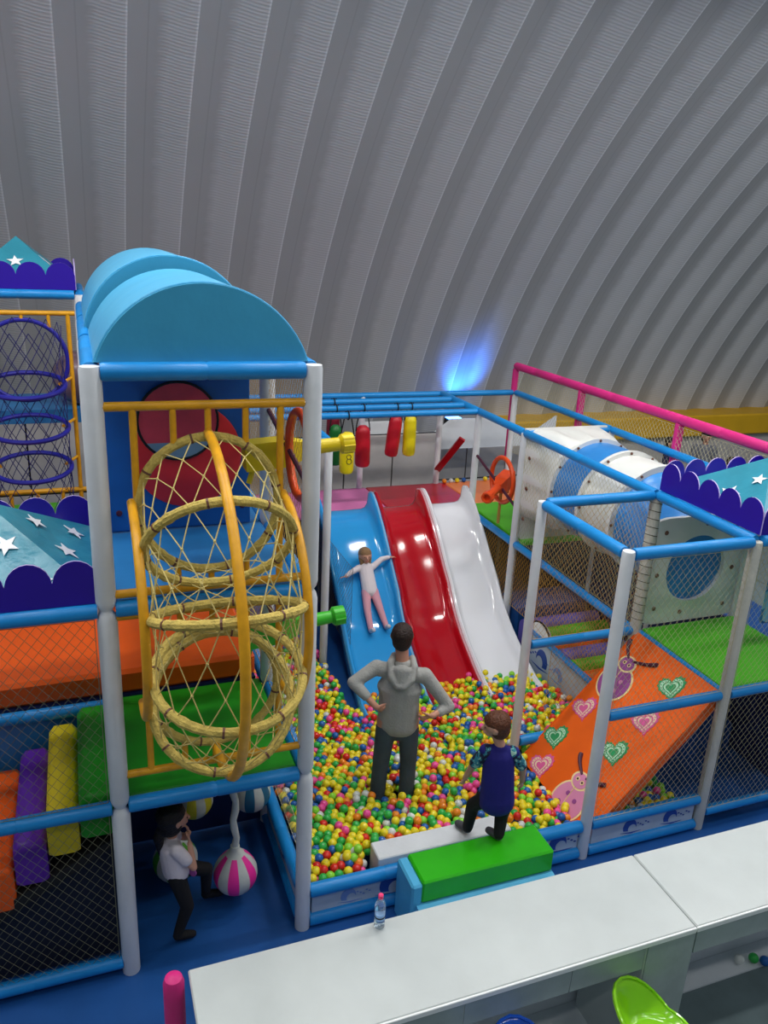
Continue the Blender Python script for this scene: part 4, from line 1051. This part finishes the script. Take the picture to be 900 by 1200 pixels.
def stool(label, x, y, z, mt, hole=False, yaw=0):
    t = thing('bar_stool', label, 'stool', (x, y, 0))
    vs = []; n = 28; K = 9
    f = Vector((math.sin(yaw), math.cos(yaw), 0)); s = Vector((f.y, -f.x, 0))     # f: the tall back points this way
    for i in range(K+1):
        q = i/K
        for k in range(n):
            a = 2*PI*k/n; back = max(0, math.cos(a)); r = .21*(q**.6)*(1-.06*abs(math.sin(a)))
            hgt = (.04+.17*back**1.2)*max(0, (q-.45)/.55)**1.4
            rr = r*(1+.28*back*q)
            vs.append(Vector((x, y, z-.12))+f*(rr*math.cos(a))+s*(rr*.92*math.sin(a))+Vector((0, 0, hgt)))
    fs = [(i*n+k, i*n+(k+1) % n, (i+1)*n+(k+1) % n, (i+1)*n+k) for i in range(1, K) for k in range(n)]+[tuple(range(n, 2*n))]
    so_ = MB().add(vs, fs).build('seat_shell', mt, t, angle=1.4); md = so_.modifiers.new('thick', 'SOLIDIFY'); md.thickness = .014
    MB().tube([vs[K*n+k] for k in range(n)], .009, 6, closed=True).build('seat_rim', mt, t)
    if hole:
        p = Vector((x, y, z+.0))+f*.17; MB().lathe(p+f*.0+Vector((0, 0, .02)), f*-.8+Vector((0, 0, .6)), [(0, .022), (.012, .022)], 16).build('grip_hole', 'print_white', t)
    MB().lathe((x, y, .02), (0, 0, 1), [(0, .03), (z-.2, .03), (z-.16, .07), (z-.14, .07)], 16).build('pedestal', 'chrome', t)
    MB().lathe((x, y, 0), (0, 0, 1), [(0, .20), (.012, .20), (.03, .05)], 28).build('base_disc', 'chrome', t)
    MB().ring((x, y+.02, .32), (0, 0, 1), .13, .01, 28, 8).build('foot_ring', 'chrome', t)
stool('bright green plastic bar stool below the counter', 2.72, -1.95, .80, 'chair_green', yaw=-.6)
stool('blue plastic bar stool at the bottom picture edge', 1.88, -1.96, .76, 'chair_blue', hole=True, yaw=.1)
t = thing('water_bottle', 'small clear water bottle with a pink cap on the counter', 'bottle', (1.34, -1.13, CZ))
MB().lathe((1.34, -1.13, CZ+.001), (0, 0, 1), [(0, .028), (.006, .031), (.05, .031), (.055, .029), (.10, .029), (.105, .031), (.15, .031), (.175, .024), (.195, .013), (.205, .0125)], 24).build('bottle_body', 'bottle', t)
MB().lathe((1.34, -1.13, CZ+.203), (0, 0, 1), [(0, .015), (.022, .015), (.026, .010)], 18).build('cap', 'cap_pink', t)
MB().lathe((1.34, -1.13, CZ+.058), (0, 0, 1), [(0, .0302), (.04, .0302)], 24).build('paper_label', 'label_print', t)
MB().lathe((1.34, -1.13, CZ+.073), (0, 0, 1), [(0, .0308), (.010, .0308)], 24).build('label_line', 'black', t)

# ============================================================ PEOPLE
def caps_mesh(name, caps, voxel, mt, parent, smooth_it=4, mats=None, zone=None, extra=None):
    """one continuous surface from overlapping tapered capsules (voxel union)"""
    mb = MB()
    for c in caps:
        a, b, ra, rb = Vector(c[0]), Vector(c[1]), c[2], c[3]
        side, k = (Vector(c[4]).normalized(), c[5]) if len(c) > 4 and c[4] is not None else (None, 1)
        if (b-a).length < 1e-4: b = a+Vector((0, 0, 1e-3))
        d, s, u = frame_of(b-a); L = (b-a).length; pr = []
        for i in range(1, 5): ph = PI/2*i/5; pr.append((-ra*math.cos(ph), ra*math.sin(ph)))
        pr.append((0, ra)); pr.append((L, rb))
        for i in range(4, 0, -1): ph = PI/2*i/5; pr.append((L+rb*math.cos(ph), rb*math.sin(ph)))
        o = len(mb.v); mb.lathe(a, d, pr, 14)
        if side is not None:
            for i in range(o, len(mb.v)):
                v = Vector(mb.v[i]); q = v-a; ax = d*q.dot(d); rad = q-ax; sc = rad.dot(side); v = a+ax+rad+side*(sc*(k-1)); mb.v[i] = tuple(v)
    if extra: extra(mb)
    ob = mb.build(name, mt, parent)
    m = ob.modifiers.new('r', 'REMESH'); m.mode = 'VOXEL'; m.voxel_size = voxel; m.use_smooth_shade = True
    m = ob.modifiers.new('s', 'SMOOTH'); m.factor = .5; m.iterations = smooth_it
    bpy.context.view_layer.update(); dg = bpy.context.evaluated_depsgraph_get()
    me = bpy.data.meshes.new_from_object(ob.evaluated_get(dg)); old = ob.data; ob.modifiers.clear(); ob.data = me; me.name = name; bpy.data.meshes.remove(old)
    me.polygons.foreach_set('use_smooth', [True]*len(me.polygons))
    return ob
def hand_caps(w, d, nrm, s, curl=.5, thumb_side=1):
    s = s*.88
    """w wrist, d hand direction, nrm palm normal (side the fingers curl to)"""
    w = Vector(w); d = Vector(d).normalized(); nrm = Vector(nrm); nrm = (nrm-d*nrm.dot(d)).normalized(); sd = d.cross(nrm)*thumb_side
    L = .085*s; c = [(w, w+d*L, .024*s, .032*s, nrm, .55)]
    for i, (off, ln) in enumerate(((.030, .075), (.010, .085), (-.010, .08), (-.030, .062))):
        b = w+d*(L+.008*s)+sd*(off*s); m_ = b+(d*math.cos(curl*.6)+nrm*math.sin(curl*.6))*(ln*s*.5); e = m_+(d*math.cos(curl*1.5)+nrm*math.sin(curl*1.5))*(ln*s*.5)
        c += [(b, m_, .0095*s, .0085*s), (m_, e, .0085*s, .0068*s)]
    tb = w+d*(.025*s)+sd*(.028*s); tm = tb+(d*.6+sd*.75+nrm*.2).normalized()*(.04*s); te = tm+(d*.9+sd*.3+nrm*.3).normalized()*(.03*s)
    c += [(tb, tm, .013*s, .011*s), (tm, te, .011*s, .0085*s)]
    return c
def head_caps(hc, look, hr, up=(0, 0, 1)):
    hc = Vector(hc); f = Vector(look).normalized(); U = Vector(up).normalized(); f = (f-U*f.dot(U)*.6).normalized(); s = f.cross(U).normalized()
    c = [(hc+U*hr*.18-f*hr*.12, hc+U*hr*.20-f*hr*.05, hr*1.0, hr*.97), (hc-U*hr*.25+f*hr*.15, hc-U*hr*.62+f*hr*.42, hr*.78, hr*.40, s, .92),
         (hc-U*hr*.02+f*hr*.90, hc-U*hr*.28+f*hr*1.06, hr*.12, hr*.15), (hc-U*hr*.56+f*hr*.80, hc-U*hr*.57+f*hr*.82, hr*.16, hr*.16, s, 1.5)]
    for q in (-1, 1): c.append((hc+s*(q*hr*.90)-U*hr*.20-f*hr*.05, hc+s*(q*hr*.97)+U*hr*.08-f*hr*.12, hr*.13, hr*.17, s, .6))
    return c, f, s, U
def face_bits(body, hc, f, s, U, hr):
    hc = Vector(hc)
    for q in (-1, 1):
        p = hc+s*(q*hr*.36)+f*hr*.80+U*hr*.02; MB().sphere(p, hr*.075, 10, 8).build('eye', 'black', body)
        if hr > .091: MB().tube([p+U*hr*.2-s*(hr*.14)-f*0, p+U*hr*.24+f*hr*.02, p+U*hr*.2+s*(hr*.14)], hr*.035, 6).build('eyebrow', 'hair_dark', body)
    p = hc-U*hr*.56+f*hr*.93; MB().tube([p-s*hr*.17-f*hr*.04, p+f*hr*.01, p+s*hr*.17-f*hr*.04], hr*.032, 6).build('mouth', 'print_dark' if hr > .5 else 'panel_red', body)

# ---------------- man
man = thing('person', 'man in a grey hoodie and dark jeans standing hands on hips in the ball pit', 'person', (2.25, .95, 0))
J = dict(hd=(2.275, .99, 1.745), nk=(2.285, .96, 1.60), nb=(2.275, .94, 1.50), sL=(2.09, 1.05, 1.455), sR=(2.455, .88, 1.42), eL=(1.88, 1.02, 1.36), eR=(2.66, .80, 1.13),
         wL=(2.03, .86, 1.20), wR=(2.485, .74, 1.11), hL=(2.18, .99, .98), hR=(2.36, .92, .97), kL=(2.155, 1.0, .54), kR=(2.385, .94, .54), aL=(2.12, .98, .10), aR=(2.375, .92, .10))
J = {k: Vector(v) for k, v in J.items()}
sd = (J['sR']-J['sL']).normalized(); fw = Vector((-sd.y, sd.x, 0)).normalized()
hip = (J['hL']+J['hR'])/2; chest = (J['sL']+J['sR'])/2
caps, f_, s_, U_ = head_caps(J['hd'], (.35, 1, -.15), .092)
caps += [(J['nb'], J['hd']-Vector((0, 0, .05)), .058, .054), (J['sL'], J['sR'], .055, .055), (hip, chest-Vector((0, 0, .12)), .105, .115, sd, 1.35), (chest-Vector((0, 0, .12)), chest-Vector((0, 0, .02)), .11, .075, sd, 1.5)]
for S in 'LR':
    caps += [(J['s'+S], J['e'+S], .048, .038), (J['e'+S], J['w'+S], .038, .027), (J['h'+S], J['k'+S], .085, .055), (J['k'+S], J['a'+S], .055, .04), (J['a'+S]-Vector((0, 0, .02)), J['a'+S]+fw*.16-Vector((0, 0, .05)), .04, .035)]
caps += hand_caps(J['wL'], (.72, .30, -.65), (.4, 1, 0), 1.0, 1.0, 1) + hand_caps(J['wR'], (-.75, .45, -.45), (-.3, 1, 0), 1.0, 1.0, -1)
body = caps_mesh('body', caps, .0085, 'skin', man, 3)
face_bits(body, J['hd'], f_, s_, U_, .092)
hc = J['hd']
caps_mesh('hair', [(hc+U_*.028-f_*.022, hc+U_*.035-f_*.010, .097, .090), (hc-U_*.03-f_*.035, hc-U_*.0-f_*.03, .082, .088)], .009, 'hair_dark', man, 2)
hd_ = [(J['nb']-Vector((0, 0, .03)), J['nb']+Vector((0, 0, .005)), .085, .070, sd, 1.15), (J['sL']+Vector((0, 0, -.01)), J['sR']+Vector((0, 0, -.01)), .066, .066), (hip-Vector((0, 0, .035)), chest-Vector((0, 0, .15)), .122, .130, sd, 1.36),
       (chest-Vector((0, 0, .15)), chest-Vector((0, 0, .06)), .130, .095, sd, 1.5), (hip-sd*.07-Vector((0, 0, .04)), hip-sd*.075+Vector((0, 0, .15)), .104, .100), (hip+sd*.07-Vector((0, 0, .04)), hip+sd*.075+Vector((0, 0, .15)), .104, .100)]
for S in 'LR': hd_ += [(J['s'+S], J['e'+S], .064, .052), (J['e'+S], J['e'+S].lerp(J['w'+S], .55), .053, .044)]
hoodie = caps_mesh('hoodie', hd_, .010, 'hoodie', man, 8)
nb = J['nb']; Z_ = Vector((0, 0, 1)); hp_ = []
up_ = [nb-sd*.075+fw*.05+Z_*.055, nb-sd*.10-fw*.04+Z_*.03, nb-sd*.085-fw*.10-Z_*.06, nb-sd*.03-fw*.12-Z_*.125, nb+sd*.03-fw*.12-Z_*.125, nb+sd*.085-fw*.10-Z_*.06, nb+sd*.10-fw*.04+Z_*.03, nb+sd*.075+fw*.05+Z_*.055]
for p_, q_ in zip(up_[:-1], up_[1:]): hp_.append((p_, q_, .030, .030))
hp_.append((nb-fw*.075+Z_*.0, nb-fw*.095-Z_*.09, .045, .040, sd, 1.7))
caps_mesh('hood', hp_, .009, 'hoodie', hoodie, 4)
jn = [(hip-Vector((0, 0, .05)), hip-Vector((0, 0, .10)), .095, .095, sd, 1.25)]
for S in 'LR': jn += [(J['h'+S]-Vector((0, 0, .08)), J['k'+S], .090, .074), (J['k'+S], J['a'+S]+Vector((0, 0, .03)), .074, .066)]
caps_mesh('jeans', jn, .011, 'jeans', man, 4)
for S in 'LR': caps_mesh('shoe', [(J['a'+S]-Vector((0, 0, .03)), J['a'+S]+fw*.17-Vector((0, 0, .055)), .052, .042, sd, .95)], .012, 'shoe_grey', man, 2)

# ---------------- boy stepping from the green pad on to the white beam
boy = thing('person', 'small boy in a dark blue tshirt stepping on to the white beam', 'person', (2.62, -.1, .46))
J = dict(hd=(2.615, -.05, 1.50), nb=(2.66, -.07, 1.345), sL=(2.565, -.03, 1.285), sR=(2.765, -.10, 1.275), eL=(2.50, .02, 1.13), eR=(2.86, -.10, 1.12), wL=(2.475, .07, .99), wR=(2.895, -.06, .965),
         hL=(2.615, -.06, .90), hR=(2.735, -.11, .88), kL=(2.56, .06, .73), kR=(2.735, -.08, .70), aL=(2.56, .11, .465), aR=(2.70, -.13, .56))
J = {k: Vector(v) for k, v in J.items()}
sd = (J['sR']-J['sL']).normalized(); fw = Vector((-.35, .93, 0)).normalized()
hip = (J['hL']+J['hR'])/2; chest = (J['sL']+J['sR'])/2
caps, f_, s_, U_ = head_caps(J['hd'], (-.85, .5, -.25), .088)
caps += [(J['nb'], J['hd']-Vector((0, 0, .04)), .040, .040), (J['sL'], J['sR'], .036, .036), (hip, chest-Vector((0, 0, .06)), .075, .08, sd, 1.25)]
for S in 'LR':
    caps += [(J['s'+S], J['e'+S], .036, .029), (J['e'+S], J['w'+S], .029, .021), (J['h'+S], J['k'+S], .058, .04), (J['k'+S], J['a'+S], .04, .028), (J['a'+S]-Vector((0, 0, .0)), J['a'+S]+fw*.09-Vector((0, 0, .02)), .028, .024)]
caps += hand_caps(J['wL'], (-.2, .25, -.9), (.2, 1, 0), .68, .5, 1) + hand_caps(J['wR'], (.05, .1, -1), (-.3, 1, 0), .68, .6, -1)
body = caps_mesh('body', caps, .0072, 'skin_child', boy, 2); face_bits(body, J['hd'], f_, s_, U_, .088)
hc = J['hd']
caps_mesh('hair', [(hc+U_*.030-f_*.020, hc+U_*.034-f_*.004, .094, .086), (hc-U_*.025-f_*.035, hc-f_*.03, .078, .086), (hc+U_*.07+f_*.03, hc+U_*.055+f_*.055, .045, .035)], .008, 'hair_brown', boy, 2)
sh = [(J['nb']-Vector((0, 0, .05)), J['nb']-Vector((0, 0, .03)), .062, .05, sd, 1.2), (J['sL'], J['sR'], .048, .048), (hip+Vector((0, 0, -.03)), chest-Vector((0, 0, .05)), .105, .092, sd, 1.28), (hip+Vector((0, 0, -.05)), hip, .105, .105, sd, 1.3)]
tee = caps_mesh('tshirt', sh, .009, 'tshirt_blue', boy, 4)
for S in 'LR': caps_mesh('sleeve', [(J['s'+S].lerp(chest, .12)+Vector((0, 0, .0)), J['s'+S].lerp(J['e'+S], .8), .052, .046)], .008, 'sleeve_print', tee, 3)
tr = [(hip-Vector((0, 0, .0)), hip-Vector((0, 0, .05)), .08, .07, sd, 1.25)]
for S in 'LR': tr += [(J['h'+S]-Vector((0, 0, .02)), J['k'+S], .068, .053), (J['k'+S], J['a'+S]+Vector((0, 0, .015)), .053, .042)]
caps_mesh('trousers', tr, .009, 'black_cloth', boy, 3)
for S in 'LR': caps_mesh('shoe', [(J['a'+S]-Vector((0, 0, .0)), J['a'+S]+fw*.10-Vector((0, 0, .018)), .036, .030)], .009, 'shoe_grey', boy, 2)

# ---------------- girl under the tower, running, hands at her face
girl = thing('person', 'girl in a white tshirt and black leggings running under the tower', 'person', (.38, .25, 0))
J = dict(hd=(.345, .26, 1.045), nb=(.335, .24, .90), sL=(.27, .31, .85), sR=(.355, .15, .84), eL=(.43, .36, .72), eR=(.45, .12, .655), wL=(.44, .27, .83), wR=(.435, .17, .82),
         hL=(.34, .27, .56), hR=(.34, .17, .555), kL=(.54, .31, .50), kR=(.40, .14, .31), aL=(.53, .36, .20), aR=(.325, .12, .09))
J['kL'] = (.56, .30, .45); J['aL'] = (.56, .38, .15); J['hd'] = (.350, .24, 1.00); J['nb'] = (.325, .24, .86); J['sL'] = (.27, .31, .82); J['sR'] = (.345, .15, .80)
J = {k: Vector(v) for k, v in J.items()}
sd = (J['sR']-J['sL']).normalized(); fw = Vector((.95, .15, 0)).normalized()
hip = (J['hL']+J['hR'])/2; chest = (J['sL']+J['sR'])/2
caps, f_, s_, U_ = head_caps(J['hd'], (1, .2, -.1), .090)
caps += [(J['nb'], J['hd']-Vector((0, 0, .04)), .036, .036), (J['sL'], J['sR'], .034, .034), (hip, chest-Vector((0, 0, .05)), .068, .072, sd, 1.2)]
for S in 'LR':
    caps += [(J['s'+S], J['e'+S], .032, .026), (J['e'+S], J['w'+S], .026, .019), (J['h'+S], J['k'+S], .056, .04), (J['k'+S], J['a'+S], .04, .026), (J['a'+S], J['a'+S]+fw*.10-Vector((0, 0, .035)), .028, .022)]
caps += hand_caps(J['wL'], (-.15, -.2, 1), (-1, -.3, 0), .62, .4, 1) + hand_caps(J['wR'], (-.1, .2, 1), (-1, .3, 0), .62, .4, -1)
body = caps_mesh('body', caps, .007, 'skin_child', girl, 2); face_bits(body, J['hd'], f_, s_, U_, .090)
hc = J['hd']; tl = hc-f_*.085-U_*.02
caps_mesh('hair', [(hc+U_*.030-f_*.034, hc+U_*.036-f_*.016, .100, .091), (hc-U_*.045-f_*.035, hc-f_*.03, .084, .092), (tl, tl-U_*.10-f_*.035, .03, .036), (tl-U_*.10-f_*.035, tl-U_*.26-f_*.02, .038, .016)], .008, 'hair_black', girl, 2)
sh = [(J['nb']-Vector((0, 0, .05)), J['nb']-Vector((0, 0, .03)), .05, .042), (J['sL'], J['sR'], .046, .046), (hip+Vector((0, 0, .03)), chest-Vector((0, 0, .04)), .092, .080, sd, 1.2)]
for S in 'LR': sh += [(J['s'+S], J['s'+S].lerp(J['e'+S], .55), .048, .046)]
tee = caps_mesh('tshirt', sh, .009, 'tshirt_white', girl, 3)
mb = MB(); mb.prism(circ(.032, 16), hip+fw*.085-sd*(-.05)+Vector((0, -.03, .03)), (fw*.45+sd*.9).normalized(), (0, 0, 1), .012); mb.build('flower_print', 'print_purple', tee)
lg = [(hip+Vector((0, 0, .03)), hip-Vector((0, 0, .02)), .075, .07, sd, 1.2)]
for S in 'LR': lg += [(J['h'+S], J['k'+S], .064, .048), (J['k'+S], J['a'+S]+Vector((0, 0, .01)), .048, .034)]
caps_mesh('leggings', lg, .009, 'black_cloth', girl, 3)
for S in 'LR': caps_mesh('sock', [(J['a'+S], J['a'+S]+fw*.105-Vector((0, 0, .035)), .036, .028)], .009, 'black_cloth', girl, 2)

# ---------------- child lying back on the blue slide, arms spread
kid = thing('person', 'small child in pale clothes sliding on the blue slide with arms spread', 'person', (3.06, 4.0, .5))
def bed(y): return float(np.interp(y, [p[0] for p in EDGE[::-1]], [p[1] for p in EDGE[::-1]]))-.13
def onb(x, y, h): return Vector((x, y, bed(y)+h))
J = dict(hd=onb(3.055, 4.10, .27), nb=onb(3.06, 4.09, .15), sL=onb(2.965, 4.085, .14), sR=onb(3.15, 4.085, .14), eL=onb(2.86, 4.04, .16), eR=onb(3.27, 4.12, .18), wL=onb(2.78, 4.00, .17), wR=onb(3.38, 4.12, .20),
         hL=onb(3.01, 3.90, .075), hR=onb(3.11, 3.90, .075), kL=onb(2.97, 3.72, .09), kR=onb(3.13, 3.72, .09), aL=onb(2.96, 3.53, .05), aR=onb(3.16, 3.55, .05))
sd = Vector((1, 0, 0)); slp = (J['aL']-J['hL']).normalized(); slp.x = 0; slp.normalize(); nn = Vector((0, -slp.z, slp.y)); nn = nn if nn.z > 0 else -nn
hip = (J['hL']+J['hR'])/2; chest = (J['sL']+J['sR'])/2
caps, f_, s_, U_ = head_caps(J['hd'], (0, -1, .0), .078, up=(0, .25, 1))
caps += [(J['nb'], J['hd']-U_*.04, .033, .033), (J['sL'], J['sR'], .034, .034), (hip, chest-(chest-hip)*.15, .062, .064, sd, 1.25)]
for S in 'LR':
    caps += [(J['s'+S], J['e'+S], .030, .024), (J['e'+S], J['w'+S], .024, .018), (J['h'+S], J['k'+S], .05, .036), (J['k'+S], J['a'+S], .036, .024), (J['a'+S], J['a'+S]+nn*.09+slp*.03, .024, .02)]
caps += hand_caps(J['wL'], (-1, -.2, 0), (0, -.3, -1), .55, .3, 1) + hand_caps(J['wR'], (1, -.1, 0), (0, -.3, -1), .55, .3, -1)
body = caps_mesh('body', caps, .007, 'skin_child', kid, 2); face_bits(body, J['hd'], f_, s_, U_, .078)
hc = J['hd']
caps_mesh('hair', [(hc+U_*.028-f_*.024, hc+U_*.034-f_*.006, .085, .078), (hc-U_*.035-f_*.035, hc-f_*.03, .068, .078), (hc-U_*.02+s_*.055-f_*.02, hc-U_*.10+s_*.05-f_*.01, .03, .02), (hc-U_*.02-s_*.055-f_*.02, hc-U_*.10-s_*.05-f_*.01, .03, .02)], .008, 'hair_fair', kid, 2)
sh = [(J['sL'], J['sR'], .044, .044), (hip, chest, .078, .072, sd, 1.25)]
for S in 'LR': sh += [(J['s'+S], J['e'+S], .042, .034), (J['e'+S], J['e'+S].lerp(J['w'+S], .8), .034, .028)]
caps_mesh('jumper', sh, .009, 'cloth_pale', kid, 3)
tr = []
for S in 'LR': tr += [(J['h'+S], J['k'+S], .058, .044), (J['k'+S], J['a'+S], .044, .033)]
caps_mesh('tights', tr, .009, 'tights_pink', kid, 3)
for S in 'LR': caps_mesh('sock', [(J['a'+S], J['a'+S]+nn*.085+slp*.03, .031, .027)], .009, 'cloth_pale', kid, 2)

# ---------------- bystanders beyond the pink rail
def bystander(label, x, y, h, face, top, hair, legs='jeans', arm=.2):
    t = thing('person', label, 'person', (x, y, 0)); k = h/1.75; f = Vector((math.sin(face), math.cos(face), 0)); s = Vector((f.y, -f.x, 0)); P = Vector((x, y, 0)); Z = Vector((0, 0, 1))
    hd = P+Z*(1.62*k); hr = .10*(k**.4)
    caps, f_, s_, U_ = head_caps(hd, f, hr)
    A = {q: (P+s*(q*.19*k)+Z*(1.40*k), P+s*(q*.25*k)+Z*(1.12*k), P+s*(q*.22*k)+f*(arm*k)+Z*(.98*k)) for q in (-1, 1)}
    hp = P+Z*(.92*k); ch = P+Z*(1.36*k)
    caps += [(P+Z*(1.42*k), hd, .052*k, .05*k), (hp, ch, .10*k, .11*k, s, 1.3)]
    for q in (-1, 1):
        a, e, w = A[q]; caps += [(a, e, .045*k, .036*k), (e, w, .036*k, .027*k), (P+s*(q*.09*k)+Z*(.92*k), P+s*(q*.10*k)+f*.02+Z*(.5*k), .08*k, .055*k), (P+s*(q*.10*k)+f*.02+Z*(.5*k), P+s*(q*.10*k)+Z*(.08*k), .055*k, .038*k), (P+s*(q*.10*k)+Z*(.045*k), P+s*(q*.10*k)+f*(.14*k)+Z*(.04*k), .04*k, .035*k)]
        caps += hand_caps(w, f-Z*.3, s*(-q), k, .4, q)
    b = caps_mesh('body', caps, .011, 'skin', t, 2); face_bits(b, hd, f_, s_, U_, hr)
    caps_mesh('hair', [(hd+U_*hr*.32-f_*hr*.25, hd+U_*hr*.36-f_*hr*.08, hr*1.06, hr*.98), (hd-U_*hr*.5-f_*hr*.45, hd-f_*hr*.35, hr*.8, hr*.95)], .012, hair, t, 2)
    sh = [(hp, ch, .125*k, .125*k, s, 1.3)]
    for q in (-1, 1): a, e, w = A[q]; sh += [(a, e, .066*k, .052*k), (e, e.lerp(w, .7), .052*k, .044*k)]
    caps_mesh('jumper', sh, .013, top, t, 3)
    lg = [(hp, hp-Z*.06, .115*k, .1*k, s, 1.25)]
    for q in (-1, 1): lg += [(P+s*(q*.09*k)+Z*(.9*k), P+s*(q*.10*k)+f*.02+Z*(.5*k), .092*k, .066*k), (P+s*(q*.10*k)+f*.02+Z*(.5*k), P+s*(q*.10*k)+Z*(.1*k), .066*k, .055*k)]
    caps_mesh('trousers', lg, .013, legs, t, 3)
bystander('dark haired bystander in navy beyond the pink rail, leftmost of three', 10.2, 7.35, 1.55, 2.6, 'cloth_navy', 'hair_dark')
bystander('dark haired bystander in grey beyond the pink rail, middle of three', 11.1, 7.45, 1.62, 3.6, 'cloth_grey', 'hair_black')
bystander('dark haired child in teal beyond the pink rail, rightmost of three', 11.35, 6.95, 1.2, 3.0, 'cloth_teal', 'hair_dark')
# translucent ball partly seen behind the tower
o = MB().sphere((-.05, 5.3, 3.15), .30, 24, 16).build('beach_ball', mat('ball_rosy', '#8c7480', .3, var=.3, vscale=6)); tag(o, 'large rosy ball seen between the far left posts and the tower', 'ball')
